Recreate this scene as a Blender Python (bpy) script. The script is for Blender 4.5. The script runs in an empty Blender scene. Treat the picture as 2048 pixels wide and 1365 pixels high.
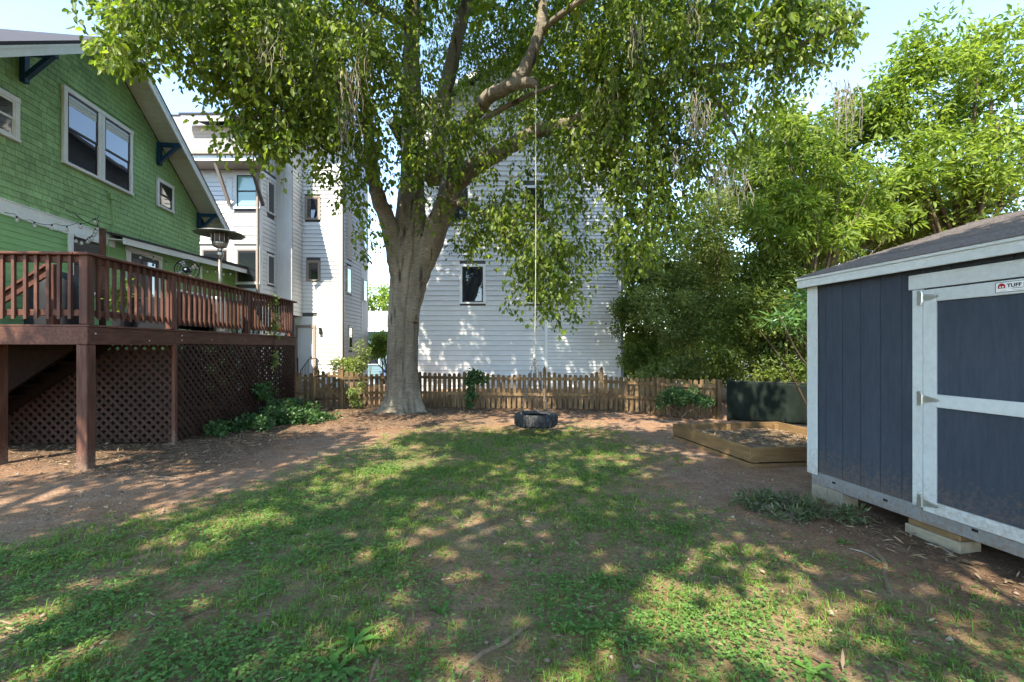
import bpy, math, random
import numpy as np
from mathutils import Vector

S = bpy.context.scene
random.seed(7); RNG = np.random.default_rng(11)

# ------------------------------------------------------------------ camera, sky, sun, exposure
F = 910.0; CX = 1024.0; HY = 697.0; CZ = 1.65          # focal length and horizon in photo pixels, eye height
cam_data = bpy.data.cameras.new('camera'); cam = bpy.data.objects.new('camera', cam_data)
S.collection.objects.link(cam); S.camera = cam
cam_data.sensor_width = 36.0; cam_data.lens = 36.0 * F / 2048.0
cam_data.shift_y = (HY - 682.5) / 2048.0
cam_data.clip_start = 0.05; cam_data.clip_end = 3000
cam.location = (0, 0, CZ); cam.rotation_euler = (math.radians(90), 0, 0)

SUN_EL = math.radians(50); SUN_AZ = math.atan2(-0.46, -0.89)   # the sun stands behind the camera, to its left
sdir = Vector((math.cos(SUN_EL) * math.sin(SUN_AZ), math.cos(SUN_EL) * math.cos(SUN_AZ), math.sin(SUN_EL)))
W = bpy.data.worlds.new('World'); S.world = W; W.use_nodes = True
wn = W.node_tree.nodes; wl = W.node_tree.links; wn.clear()
w_out = wn.new('ShaderNodeOutputWorld'); w_bg = wn.new('ShaderNodeBackground'); w_sky = wn.new('ShaderNodeTexSky')
w_sky.sky_type = 'NISHITA'; w_sky.sun_disc = False; w_sky.sun_elevation = SUN_EL; w_sky.sun_rotation = SUN_AZ
w_sky.air_density = 1.0; w_sky.dust_density = 0.15; w_sky.ozone_density = 2.2
w_tc = wn.new('ShaderNodeTexCoord'); w_map = wn.new('ShaderNodeMapping'); w_map.inputs['Scale'].default_value = (1, 1, 2.2)
w_noise = wn.new('ShaderNodeTexNoise'); w_noise.inputs['Scale'].default_value = 3.1; w_noise.inputs['Detail'].default_value = 7
w_ramp = wn.new('ShaderNodeValToRGB'); w_ramp.color_ramp.elements[0].position = 0.64; w_ramp.color_ramp.elements[1].position = 0.90
w_mix = wn.new('ShaderNodeMixRGB'); w_mix.inputs[2].default_value = (7.5, 7.7, 8.0, 1)
wl.new(w_tc.outputs['Generated'], w_map.inputs['Vector']); wl.new(w_map.outputs['Vector'], w_noise.inputs['Vector'])
wl.new(w_noise.outputs['Fac'], w_ramp.inputs['Fac']); wl.new(w_ramp.outputs['Color'], w_mix.inputs['Fac'])
wl.new(w_sky.outputs['Color'], w_mix.inputs[1]); wl.new(w_mix.outputs['Color'], w_bg.inputs['Color'])
wl.new(w_bg.outputs['Background'], w_out.inputs['Surface'])
w_bg.inputs['Strength'].default_value = 0.115
sun_data = bpy.data.lights.new('sun', 'SUN'); sun = bpy.data.objects.new('sun', sun_data); S.collection.objects.link(sun)
sun_data.energy = 2.3; sun_data.angle = math.radians(0.5); sun_data.color = (1.0, 0.93, 0.82)
sun.rotation_euler = sdir.to_track_quat('Z', 'Y').to_euler(); sun.location = (0, 0, 40)
S.view_settings.view_transform = 'Standard'; S.view_settings.look = 'None'
S.view_settings.gamma = 1.0; S.view_settings.exposure = 2.6
S.view_settings.use_white_balance = True; S.view_settings.white_balance_temperature = 6900; S.view_settings.white_balance_tint = 8
S.render.engine = 'CYCLES'
cy = S.cycles
cy.max_bounces = 6; cy.diffuse_bounces = 4; cy.glossy_bounces = 3; cy.transmission_bounces = 4; cy.transparent_max_bounces = 6
cy.caustics_reflective = False; cy.caustics_refractive = False; cy.sample_clamp_indirect = 6
cy.use_denoising = True
try: cy.denoising_prefilter = 'NONE'
except Exception: pass

# ------------------------------------------------------------------ helpers
COL = S.collection
def P(px, py, Y):
    """a photo pixel at depth Y as a point of the place"""
    return Vector(((px - CX) * Y / F, Y, CZ - (py - HY) * Y / F))
def tag(o, label=None, cat=None, group=None, kind=None):
    if label: o['label'] = label
    if cat: o['category'] = cat
    if group: o['group'] = group
    if kind: o['kind'] = kind
    return o
def empty(name, loc=(0, 0, 0), rz=0, label=None, cat=None, group=None):
    o = bpy.data.objects.new(name, None); COL.objects.link(o); o.empty_display_size = 0.2
    o.location = loc; o.rotation_euler = (0, 0, rz)
    return tag(o, label, cat, group)
def link(name, mesh, parent=None, loc=(0, 0, 0), rz=0, rot=None, scale=None):
    o = bpy.data.objects.new(name, mesh); COL.objects.link(o); o.parent = parent
    o.location = loc; o.rotation_euler = rot if rot else (0, 0, rz)
    if scale: o.scale = scale
    return o
def mesh_from(name, v, f, mat, smooth=False):
    m = bpy.data.meshes.new(name); m.from_pydata([tuple(p) for p in v], [], f); m.materials.append(mat)
    if smooth: m.polygons.foreach_set('use_smooth', [True] * len(m.polygons))
    m.update(); return m
class MB:
    def __init__(s): s.v = []; s.f = []
    def add(s, vs, fs):
        n = len(s.v); s.v += [tuple(p) for p in vs]; s.f += [tuple(i + n for i in f) for f in fs]; return s
    def box(s, x0, x1, y0, y1, z0, z1, b=0.0):
        x0, x1 = min(x0, x1), max(x0, x1); y0, y1 = min(y0, y1), max(y0, y1); z0, z1 = min(z0, z1), max(z0, z1)
        b = min(b, (x1 - x0) * .3, (y1 - y0) * .3, (z1 - z0) * .3)
        if b <= 0:
            return s.add([(x0, y0, z0), (x1, y0, z0), (x1, y1, z0), (x0, y1, z0), (x0, y0, z1), (x1, y0, z1), (x1, y1, z1), (x0, y1, z1)],
                         [(3, 2, 1, 0), (4, 5, 6, 7), (0, 1, 5, 4), (1, 2, 6, 5), (2, 3, 7, 6), (3, 0, 4, 7)])
        c = ((x0 + x1) / 2, (y0 + y1) / 2, (z0 + z1) / 2); h = ((x1 - x0) / 2, (y1 - y0) / 2, (z1 - z0) / 2)
        vs = []; idx = {}
        for sx in (-1, 1):
            for sy in (-1, 1):
                for sz in (-1, 1):
                    for ax in range(3):
                        p = [sx * h[0], sy * h[1], sz * h[2]]
                        for k in range(3):
                            if k != ax: p[k] -= (sx, sy, sz)[k] * b
                        idx[(sx, sy, sz, ax)] = len(vs); vs.append((c[0] + p[0], c[1] + p[1], c[2] + p[2]))
        fs = []
        for ax in range(3):
            o1, o2 = [(1, 2), (2, 0), (0, 1)][ax]
            for sg in (-1, 1):
                q = []
                for a, bb in ((-1, -1), (1, -1), (1, 1), (-1, 1)):
                    k = [0, 0, 0]; k[ax] = sg; k[o1] = a; k[o2] = bb; q.append(idx[(k[0], k[1], k[2], ax)])
                fs.append(tuple(q if sg > 0 else q[::-1]))
            for a in (-1, 1):
                for bb in (-1, 1):
                    k0 = [0, 0, 0]; k0[o1] = a; k0[o2] = bb; k1 = list(k0); k0[ax] = -1; k1[ax] = 1
                    q = [idx[(*k0, o1)], idx[(*k1, o1)], idx[(*k1, o2)], idx[(*k0, o2)]]
                    fs.append(tuple(q if a * bb < 0 else q[::-1]))
        for sx in (-1, 1):
            for sy in (-1, 1):
                for sz in (-1, 1):
                    q = [idx[(sx, sy, sz, 0)], idx[(sx, sy, sz, 1)], idx[(sx, sy, sz, 2)]]
                    fs.append(tuple(q if sx * sy * sz > 0 else q[::-1]))
        return s.add(vs, fs)
    def bar(s, p, q, w, h, up=(0, 0, 1)):
        p = Vector(p); q = Vector(q); d = (q - p).normalized(); up = Vector(up)
        a = d.cross(up)
        if a.length < 1e-4: a = d.cross(Vector((1, 0, 0)))
        a.normalize(); u = a.cross(d).normalized(); a = a * (w / 2); u = u * (h / 2)
        return s.add([p - a - u, p + a - u, p + a + u, p - a + u, q - a - u, q + a - u, q + a + u, q - a + u],
                     [(0, 1, 2, 3), (7, 6, 5, 4), (4, 5, 1, 0), (5, 6, 2, 1), (6, 7, 3, 2), (7, 4, 0, 3)])
    def prism(s, pts, ext):
        n = len(pts); e = Vector(ext); a = [Vector(p) for p in pts]; b = [p + e for p in a]
        return s.add(a + b, [tuple(range(n))[::-1], tuple(range(n, 2 * n))] + [(i, (i + 1) % n, n + (i + 1) % n, n + i) for i in range(n)])
    def tube(s, path, radii, n=8, cap=True, jit=0.0):
        path = [Vector(p) for p in path]; m = len(path); vs = []; ref = Vector((0.31, 0.87, 0.39))
        if isinstance(radii, (int, float)): radii = [radii] * m
        for i, p in enumerate(path):
            t = (path[min(i + 1, m - 1)] - path[max(i - 1, 0)]).normalized()
            a = t.cross(ref)
            if a.length < 0.05: a = t.cross(Vector((1, 0, 0)))
            a.normalize(); b = t.cross(a)
            for k in range(n):
                th = 2 * math.pi * k / n; r = radii[i] * (1 + jit * random.uniform(-1, 1))
                vs.append(p + a * (r * math.cos(th)) + b * (r * math.sin(th)))
        fs = [(i * n + k, i * n + (k + 1) % n, (i + 1) * n + (k + 1) % n, (i + 1) * n + k) for i in range(m - 1) for k in range(n)]
        if cap: fs += [tuple(range(n))[::-1], tuple((m - 1) * n + k for k in range(n))]
        return s.add(vs, fs)
    def lathe(s, prof, n=24, c=(0, 0, 0), close=False):
        vs = []; m = len(prof)
        for r, z in prof:
            for k in range(n):
                th = 2 * math.pi * k / n; vs.append((c[0] + r * math.cos(th), c[1] + r * math.sin(th), c[2] + z))
        fs = [(i * n + k, i * n + (k + 1) % n, (i + 1) * n + (k + 1) % n, (i + 1) * n + k) for i in range(m - 1) for k in range(n)]
        if close: fs += [((m - 1) * n + k, (m - 1) * n + (k + 1) % n, (k + 1) % n, k) for k in range(n)]
        else: fs += [tuple(range(n))[::-1], tuple((m - 1) * n + k for k in range(n))]
        return s.add(vs, fs)
    def mesh(s, name, mat, smooth=False): return mesh_from(name, s.v, s.f, mat, smooth)
    def build(s, name, mat, parent=None, loc=(0, 0, 0), rz=0, smooth=False, rot=None):
        return link(name, s.mesh(name, mat, smooth), parent, loc, rz, rot)

# ------------------------------------------------------------------ materials
def lin(c):
    return tuple((x / 255 / 12.92 if x / 255 <= .04045 else ((x / 255 + .055) / 1.055) ** 2.4) for x in c)
MATS = {}
def mat(name, col, rough=.7, var=.25, scale=6.0, stretch=(1, 1, 1), bump=.0, bscale=None, rand=.12, spec=.18, metal=0.0, col2=None, blotch=.0, bstretch=None):
    """paint, wood or stone: a colour with grain, blotches, a per-piece shift and fine relief"""
    m = bpy.data.materials.new(name); m.use_nodes = True; nt = m.node_tree; N = nt.nodes; L = nt.links
    b = N['Principled BSDF']; b.inputs['Roughness'].default_value = rough; b.inputs['Metallic'].default_value = metal
    b.inputs['Specular IOR Level'].default_value = spec
    geo = N.new('ShaderNodeNewGeometry'); mp = N.new('ShaderNodeMapping'); mp.inputs['Scale'].default_value = stretch
    L.new(geo.outputs['Position'], mp.inputs['Vector'])
    nz = N.new('ShaderNodeTexNoise'); nz.inputs['Scale'].default_value = scale; nz.inputs['Detail'].default_value = 6; nz.inputs['Roughness'].default_value = .65
    oi = N.new('ShaderNodeObjectInfo'); vadd = N.new('ShaderNodeVectorMath'); vadd.operation = 'ADD'
    cmb = N.new('ShaderNodeMath'); cmb.operation = 'MULTIPLY'; cmb.inputs[1].default_value = 37.0
    L.new(oi.outputs['Random'], cmb.inputs[0]); L.new(mp.outputs['Vector'], vadd.inputs[0]); L.new(cmb.outputs[0], vadd.inputs[1])
    L.new(vadd.outputs[0], nz.inputs['Vector'])
    c1 = tuple(max(0, x * (1 - var)) for x in col) + (1,); c2 = (col2 + (1,)) if col2 else tuple(min(1, x * (1 + var)) for x in col) + (1,)
    rp = N.new('ShaderNodeMapRange'); rp.inputs['From Min'].default_value = .32; rp.inputs['From Max'].default_value = .68
    L.new(nz.outputs['Fac'], rp.inputs['Value'])
    mx = N.new('ShaderNodeMixRGB'); mx.inputs[1].default_value = c1; mx.inputs[2].default_value = c2; L.new(rp.outputs['Result'], mx.inputs['Fac'])
    last = mx
    if blotch > 0:
        n2 = N.new('ShaderNodeTexNoise'); n2.inputs['Scale'].default_value = 1.1; n2.inputs['Detail'].default_value = 4
        L.new(geo.outputs['Position'], n2.inputs['Vector'])
        r2 = N.new('ShaderNodeMapRange'); r2.inputs['From Min'].default_value = .35; r2.inputs['From Max'].default_value = .7
        r2.inputs['To Min'].default_value = 1 - blotch; r2.inputs['To Max'].default_value = 1 + blotch * .5; L.new(n2.outputs['Fac'], r2.inputs['Value'])
        m2 = N.new('ShaderNodeVectorMath'); m2.operation = 'SCALE'; L.new(last.outputs[0], m2.inputs[0]); L.new(r2.outputs['Result'], m2.inputs['Scale']); last = m2
    if rand > 0:
        r3 = N.new('ShaderNodeMapRange'); r3.inputs['To Min'].default_value = 1 - rand; r3.inputs['To Max'].default_value = 1 + rand; L.new(oi.outputs['Random'], r3.inputs['Value'])
        m3 = N.new('ShaderNodeVectorMath'); m3.operation = 'SCALE'; L.new(last.outputs[0], m3.inputs[0]); L.new(r3.outputs['Result'], m3.inputs['Scale']); last = m3
    L.new(last.outputs[0], b.inputs['Base Color'])
    if bump > 0:
        bp = N.new('ShaderNodeBump'); bp.inputs['Strength'].default_value = bump; bp.inputs['Distance'].default_value = .01
        if bscale:
            n4 = N.new('ShaderNodeTexNoise'); n4.inputs['Scale'].default_value = bscale; n4.inputs['Detail'].default_value = 5
            if bstretch:
                mp4 = N.new('ShaderNodeMapping'); mp4.inputs['Scale'].default_value = bstretch; L.new(geo.outputs['Position'], mp4.inputs['Vector']); L.new(mp4.outputs['Vector'], n4.inputs['Vector'])
            else: L.new(vadd.outputs[0], n4.inputs['Vector'])
            L.new(n4.outputs['Fac'], bp.inputs['Height'])
        else: L.new(nz.outputs['Fac'], bp.inputs['Height'])
        L.new(bp.outputs['Normal'], b.inputs['Normal'])
    MATS[name] = m; return m
def leaf_mat(name, dark, light, trans=.45, rough=.45, spec=.35, tint=(1.0, 1.0, .55)):
    m = bpy.data.materials.new(name); m.use_nodes = True; nt = m.node_tree; N = nt.nodes; L = nt.links
    b = N['Principled BSDF']; out = N['Material Output']; b.inputs['Roughness'].default_value = rough; b.inputs['Specular IOR Level'].default_value = spec
    at = N.new('ShaderNodeAttribute'); at.attribute_name = 'rnd'
    mx = N.new('ShaderNodeMixRGB'); mx.inputs[1].default_value = dark + (1,); mx.inputs[2].default_value = light + (1,)
    L.new(at.outputs['Fac'], mx.inputs['Fac']); L.new(mx.outputs[0], b.inputs['Base Color'])
    tr = N.new('ShaderNodeBsdfTranslucent'); tm = N.new('ShaderNodeMixRGB'); tm.blend_type = 'MULTIPLY'; tm.inputs['Fac'].default_value = 1
    tm.inputs[2].default_value = (1.5 * tint[0], 1.5 * tint[1], 1.5 * tint[2], 1); L.new(mx.outputs[0], tm.inputs[1]); L.new(tm.outputs[0], tr.inputs['Color'])
    ms = N.new('ShaderNodeMixShader'); ms.inputs['Fac'].default_value = trans
    L.new(b.outputs[0], ms.inputs[1]); L.new(tr.outputs[0], ms.inputs[2]); L.new(ms.outputs[0], out.inputs['Surface'])
    MATS[name] = m; return m
def glass_mat(name, col, rough=.03, spec=.9):
    m = bpy.data.materials.new(name); m.use_nodes = True; b = m.node_tree.nodes['Principled BSDF']
    b.inputs['Base Color'].default_value = col + (1,); b.inputs['Roughness'].default_value = rough; b.inputs['Specular IOR Level'].default_value = spec
    b.inputs['Coat Weight'].default_value = .6; b.inputs['Coat Roughness'].default_value = .02
    N = m.node_tree.nodes; L = m.node_tree.links
    nz = N.new('ShaderNodeTexNoise'); nz.inputs['Scale'].default_value = .9; geo = N.new('ShaderNodeNewGeometry'); L.new(geo.outputs['Position'], nz.inputs['Vector'])
    bp = N.new('ShaderNodeBump'); bp.inputs['Strength'].default_value = .06; bp.inputs['Distance'].default_value = .05; L.new(nz.outputs['Fac'], bp.inputs['Height'])
    L.new(bp.outputs['Normal'], b.inputs['Normal']); L.new(bp.outputs['Normal'], b.inputs['Coat Normal'])
    MATS[name] = m; return m

M_shingle = mat('green_shingle_paint', (.27, .45, .21), .75, .20, 22, (1, 1, .25), .35, rand=.16, blotch=.18)
M_clap = mat('green_clapboard_paint', (.24, .45, .19), .6, .08, 9, (1, .2, 1), .1, rand=.05, blotch=.1)
M_lgreen = mat('light_green_paint', (.20, .34, .10), .6, .08, 9, (1, .2, 1), .1, rand=.04, blotch=.1)
M_trim = mat('pale_trim_paint', (.72, .77, .77), .55, .06, 12, (1, 1, 1), .08, rand=.03, blotch=.08)
M_soffit = mat('soffit_paint', (.55, .60, .56), .6, .08, 12, (1, 1, 1), .08, rand=.06)
M_blue = mat('dark_blue_bracket_paint', (.012, .05, .10), .5, .15, 14, (1, 1, 1), .08, rand=.05)
M_roof = mat('dark_asphalt_shingle', (.05, .05, .058), .9, .3, 30, (1, 1, 1), .4, rand=.05)
M_sash = mat('dark_sash', (.03, .028, .03), .4, .1, 10, rand=.03)
M_brown = mat('brown_deck_stain', (.085, .034, .022), .6, .32, 26, (1, .12, 1), .25, rand=.2, blotch=.25, col2=(.135, .060, .041))
M_brownv = mat('brown_post_stain', (.085, .034, .022), .6, .32, 26, (1, 1, .1), .25, rand=.2, blotch=.25, col2=(.135, .060, .041))
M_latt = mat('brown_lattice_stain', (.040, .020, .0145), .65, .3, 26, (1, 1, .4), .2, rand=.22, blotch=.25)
M_white = mat('white_siding_paint', (.74, .74, .72), .6, .04, 8, (.3, 1, 1), .06, rand=.02, blotch=.06)
M_white2 = mat('white_fibre_panel', (.74, .72, .69), .55, .04, 8, (1, 1, .3), .05, rand=.03, blotch=.06)
M_grey = mat('grey_siding_paint', (.66, .655, .64), .6, .05, 8, (.3, 1, 1), .06, rand=.02, blotch=.06)
M_wtrim = mat('white_trim', (.78, .78, .76), .5, .04, 8, rand=.02)
M_tan = mat('tan_window_frame', (.33, .27, .22), .5, .06, 8, rand=.03)
M_lroof = mat('light_asphalt_shingle', (.22, .21, .20), .9, .22, 14, (1, 1, 3), .4, rand=.05, blotch=.1)
M_bronze = mat('bronze_metal', (.05, .04, .035), .4, .1, 8, metal=.3, rand=.04)
M_picket = mat('weathered_fence_wood', (.155, .095, .046), .8, .4, 20, (1, 1, .12), .35, rand=.28, blotch=.35, col2=(.25, .165, .085))
M_bed = mat('weathered_bed_wood', (.25, .155, .07), .8, .3, 16, (.15, .15, 1.5), .3, rand=.15, blotch=.35)
M_navy = mat('navy_shed_paint', (.062, .078, .106), .62, .15, 20, (1.5, 1.5, .2), 1.0, 60, rand=.05, blotch=.12, bstretch=(1, 2.2, 6), col2=(.074, .09, .12))
M_shedtrim = mat('grey_shed_trim_paint', (.60, .63, .63), .6, .07, 20, (1, 1, 1), .6, 70, rand=.03, blotch=.08, bstretch=(1, 2, 6))
M_skid = mat('grey_steel_skid', (.26, .27, .28), .55, .1, 8, rand=.03, metal=.25, blotch=.12)
M_sroof = mat('brown_grey_shingle', (.17, .15, .145), .9, .25, 40, (1, 1, 1), .5, rand=.1, blotch=.12)
M_zinc = mat('zinc_hinge', (.62, .63, .62), .32, .08, 20, metal=.85, rand=.05)
M_block = mat('concrete_block', (.30, .26, .19), .9, .15, 14, bump=.4, rand=.08, blotch=.2)
M_tyre = mat('worn_black_rubber', (.028, .030, .034), .75, .25, 9, bump=.25, rand=.0, col2=(.06, .058, .055))
M_chain = mat('steel_chain', (.18, .17, .16), .5, .2, 30, metal=.7, rand=.1)
M_rope = mat('pale_rope', (.42, .39, .32), .9, .15, 60, bump=.3, rand=.0)
M_steel = mat('dull_stainless', (.30, .285, .26), .38, .12, 5, metal=.85, rand=.0)
M_black = mat('black_powder_coat', (.014, .014, .016), .45, .1, 10, rand=.05)
M_cushion = mat('grey_cushion_cloth', (.20, .19, .22), .9, .1, 30, bump=.2, rand=.06)
M_screen = mat('dark_green_screen_mesh', (.010, .016, .012), .95, .25, 5, (1, 1, .4), .3, rand=.0, col2=(.018, .026, .020), blotch=.3, spec=.1)
M_bulb = mat('clear_bulb_glass', (.45, .45, .43), .15, .05, 5, rand=.05, spec=.8)
M_teal = mat('teal_siding', (.14, .22, .24), .6, .08, 6, rand=.02)
M_conc = mat('grey_pavement', (.34, .33, .31), .9, .12, 5, bump=.2, rand=.0)
M_car = mat('white_car_paint', (.68, .70, .72), .25, .02, 3, rand=.0, spec=.6)
M_dcurt = mat('wood_blind', (.16, .085, .04), .7, .3, 20, (1, 1, .2), rand=.1)
M_label = mat('white_label_print', (.74, .74, .74), .4, .02, 5, rand=.0)
M_red = mat('red_print', (.33, .02, .02), .5, .03, 5, rand=.0)
M_ink = mat('black_print', (.012, .012, .012), .5, .03, 5, rand=.0)
M_pot = mat('dark_plastic_pot', (.02, .021, .024), .5, .1, 6, rand=.0)
M_chip = mat('brown_wood_chip', (.17, .105, .065), .9, .4, 30, rand=.0, col2=(.27, .19, .12))
M_litter = leaf_mat('dry_leaf_litter', (.10, .06, .035), (.36, .27, .16), .1, .8, .2, (1, .9, .7))
M_root = mat('surface_root_bark', (.20, .14, .085), .9, .25, 18, bump=.6, rand=.1)
M_twig = mat('pale_twig_bark', (.30, .26, .20), .85, .25, 20, rand=.0)
G_dark = glass_mat('dark_window_glass', (.018, .022, .026))
G_mint = glass_mat('frosted_green_glass', (.22, .40, .33), .12, .7)
M_leafA = leaf_mat('weeping_tree_leaf', (.052, .10, .014), (.24, .315, .045), .55, .42, .35)
M_leafB = leaf_mat('bright_tree_leaf', (.065, .125, .014), (.29, .37, .07), .52, .5, .35)
M_leafC = leaf_mat('shrub_leaf', (.085, .135, .03), (.31, .37, .12), .45, .45, .45)
M_leafD = leaf_mat('dark_understory_leaf', (.040, .080, .014), (.19, .24, .05), .48, .45, .35)
M_ivy = leaf_mat('ivy_leaf', (.02, .06, .018), (.09, .17, .05), .3, .38, .4)
M_glossy = leaf_mat('glossy_long_leaf', (.04, .11, .03), (.14, .26, .07), .4, .3, .5)
M_grass = leaf_mat('grass_blade', (.08, .16, .022), (.25, .36, .08), .45, .55, .25)
M_clover = leaf_mat('clover_leaf', (.065, .155, .035), (.20, .34, .09), .42, .55, .25)
M_weed = leaf_mat('cut_weed_leaf', (.045, .075, .03), (.15, .18, .085), .3, .5, .4)

def bark_mat():
    m = bpy.data.materials.new('smooth_grey_bark'); m.use_nodes = True; nt = m.node_tree; N = nt.nodes; L = nt.links; b = N['Principled BSDF']
    b.inputs['Roughness'].default_value = .85; b.inputs['Specular IOR Level'].default_value = .25
    geo = N.new('ShaderNodeNewGeometry')
    def noise(scale, st, det=6):
        mp = N.new('ShaderNodeMapping'); mp.inputs['Scale'].default_value = st; L.new(geo.outputs['Position'], mp.inputs['Vector'])
        n = N.new('ShaderNodeTexNoise'); n.inputs['Scale'].default_value = scale; n.inputs['Detail'].default_value = det; n.inputs['Roughness'].default_value = .7
        n.inputs['Distortion'].default_value = .4; L.new(mp.outputs[0], n.inputs['Vector']); return n
    big = noise(1.6, (1, 1, .35)); rib = noise(7, (1, 1, 6.5)); fine = noise(30, (1, 1, 2.0)); crack = noise(3.2, (1, 1, .16), 3)
    c = N.new('ShaderNodeValToRGB'); e = c.color_ramp.elements; e[0].position = .36; e[0].color = (.10, .083, .06, 1); e[1].position = .64; e[1].color = (.38, .33, .255, 1)
    x = c.color_ramp.elements.new(.52); x.color = (.235, .20, .15, 1)
    mixv = N.new('ShaderNodeMath'); mixv.operation = 'MULTIPLY_ADD'; mixv.inputs[1].default_value = .45
    hal = N.new('ShaderNodeMath'); hal.operation = 'MULTIPLY'; hal.inputs[1].default_value = .55; L.new(big.outputs['Fac'], hal.inputs[0])
    L.new(rib.outputs['Fac'], mixv.inputs[0]); L.new(hal.outputs[0], mixv.inputs[2]); L.new(mixv.outputs[0], c.inputs['Fac'])
    moss = noise(2.3, (1, 1, .5)); mr = N.new('ShaderNodeMapRange'); mr.inputs['From Min'].default_value = .55; mr.inputs['From Max'].default_value = .75; mr.inputs['To Max'].default_value = .4
    L.new(moss.outputs['Fac'], mr.inputs['Value']); mm = N.new('ShaderNodeMixRGB'); mm.inputs[2].default_value = (.13, .125, .055, 1)
    L.new(mr.outputs[0], mm.inputs['Fac']); L.new(c.outputs[0], mm.inputs[1])
    cr = N.new('ShaderNodeMapRange'); cr.inputs['From Min'].default_value = .34; cr.inputs['From Max'].default_value = .42; L.new(crack.outputs['Fac'], cr.inputs['Value'])
    mk = N.new('ShaderNodeMixRGB'); mk.inputs[1].default_value = (.06, .05, .038, 1); L.new(cr.outputs[0], mk.inputs['Fac']); L.new(mm.outputs[0], mk.inputs[2])
    L.new(mk.outputs[0], b.inputs['Base Color'])
    add = N.new('ShaderNodeMath'); add.operation = 'MULTIPLY_ADD'; add.inputs[1].default_value = .5; L.new(fine.outputs['Fac'], add.inputs[0]); L.new(rib.outputs['Fac'], add.inputs[2])
    ad2 = N.new('ShaderNodeMath'); ad2.operation = 'ADD'; L.new(add.outputs[0], ad2.inputs[0]); L.new(cr.outputs[0], ad2.inputs[1])
    bp = N.new('ShaderNodeBump'); bp.inputs['Strength'].default_value = 1.0; bp.inputs['Distance'].default_value = .045; L.new(ad2.outputs[0], bp.inputs['Height'])
    L.new(bp.outputs['Normal'], b.inputs['Normal']); return m
M_bark = bark_mat()
M_stair = mat('stair_shade_dark', (.014, .009, .007), .9, .3, 20, rand=.1, spec=.03)  # stair colour darkened to paint in the shade under the deck
M_lapshadow = mat('lap_shadow_backing', (.10, .10, .10), .9, .1, 6, rand=.0)  # dark backing in the board gaps paints the siding's shadow lines
M_found = mat('shade_toned_foundation', (.035, .032, .03), .95, .2, 6, rand=.0)  # foundation colour darkened to stand in for shade below the deck

def splash(m, z0, z1, col, amt):
    """dried mud spatter near the foot of a wall"""
    nt = m.node_tree; N = nt.nodes; L = nt.links; b = N['Principled BSDF']; src = b.inputs['Base Color'].links[0].from_socket
    geo = N.new('ShaderNodeNewGeometry'); sx = N.new('ShaderNodeSeparateXYZ'); L.new(geo.outputs['Position'], sx.inputs[0])
    r = N.new('ShaderNodeMapRange'); r.inputs['From Min'].default_value = z1; r.inputs['From Max'].default_value = z0; r.inputs['To Max'].default_value = .30; L.new(sx.outputs['Z'], r.inputs['Value'])
    n = N.new('ShaderNodeTexNoise'); n.inputs['Scale'].default_value = 28; n.inputs['Detail'].default_value = 8; n.inputs['Roughness'].default_value = .7; L.new(geo.outputs['Position'], n.inputs['Vector'])
    a = N.new('ShaderNodeMath'); a.operation = 'ADD'; L.new(n.outputs['Fac'], a.inputs[0]); L.new(r.outputs[0], a.inputs[1])
    q = N.new('ShaderNodeMapRange'); q.inputs['From Min'].default_value = .62; q.inputs['From Max'].default_value = .86; q.inputs['To Max'].default_value = amt; L.new(a.outputs[0], q.inputs['Value'])
    x = N.new('ShaderNodeMixRGB'); x.inputs[2].default_value = col + (1,); L.new(q.outputs[0], x.inputs['Fac']); L.new(src, x.inputs[1]); L.new(x.outputs[0], b.inputs['Base Color'])
splash(M_navy, .25, .75, (.22, .15, .10), .55); splash(M_skid, .1, .4, (.22, .15, .10), .7); splash(M_shedtrim, .2, .7, (.30, .22, .15), .5); splash(M_bed, .0, .35, (.12, .08, .05), .7); splash(M_brownv, .0, .45, (.22, .16, .12), .7)

# ------------------------------------------------------------------ value noise, leaves
_ng = RNG.random((64, 64))
def vnoise(x, y, sc):
    x = np.asarray(x) * sc + 100.3; y = np.asarray(y) * sc + 57.7
    xi = np.floor(x).astype(int); yi = np.floor(y).astype(int); fx = x - xi; fy = y - yi
    fx = fx * fx * (3 - 2 * fx); fy = fy * fy * (3 - 2 * fy)
    g = lambda a, b: _ng[a % 64, b % 64]
    return (g(xi, yi) * (1 - fx) + g(xi + 1, yi) * fx) * (1 - fy) + (g(xi, yi + 1) * (1 - fx) + g(xi + 1, yi + 1) * fx) * fy
def fbm(x, y, sc): return .55 * vnoise(x, y, sc) + .3 * vnoise(x, y, sc * 2.3) + .15 * vnoise(x, y, sc * 5.1)
def sst(a, b, x): t = np.clip((x - a) / (b - a), 0, 1); return t * t * (3 - 2 * t)
def norm(a): return a / np.maximum(np.linalg.norm(a, axis=1, keepdims=True), 1e-9)
def rand_dir(n): return norm(RNG.normal(size=(n, 3)))
def raw_mesh(name, verts, quads, material, rnd=None, tris=False):
    k = quads.shape[1]; n = len(quads)
    m = bpy.data.meshes.new(name); m.vertices.add(len(verts)); m.vertices.foreach_set('co', verts.astype(np.float32).ravel())
    m.loops.add(n * k); m.loops.foreach_set('vertex_index', quads.astype(np.int32).ravel())
    m.polygons.add(n); m.polygons.foreach_set('loop_start', np.arange(0, n * k, k, dtype=np.int32)); m.polygons.foreach_set('loop_total', np.full(n, k, dtype=np.int32))
    if rnd is not None:
        a = m.attributes.new('rnd', 'FLOAT', 'POINT'); a.data.foreach_set('value', rnd.astype(np.float32))
    m.materials.append(material); m.update(calc_edges=True); return m
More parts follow.
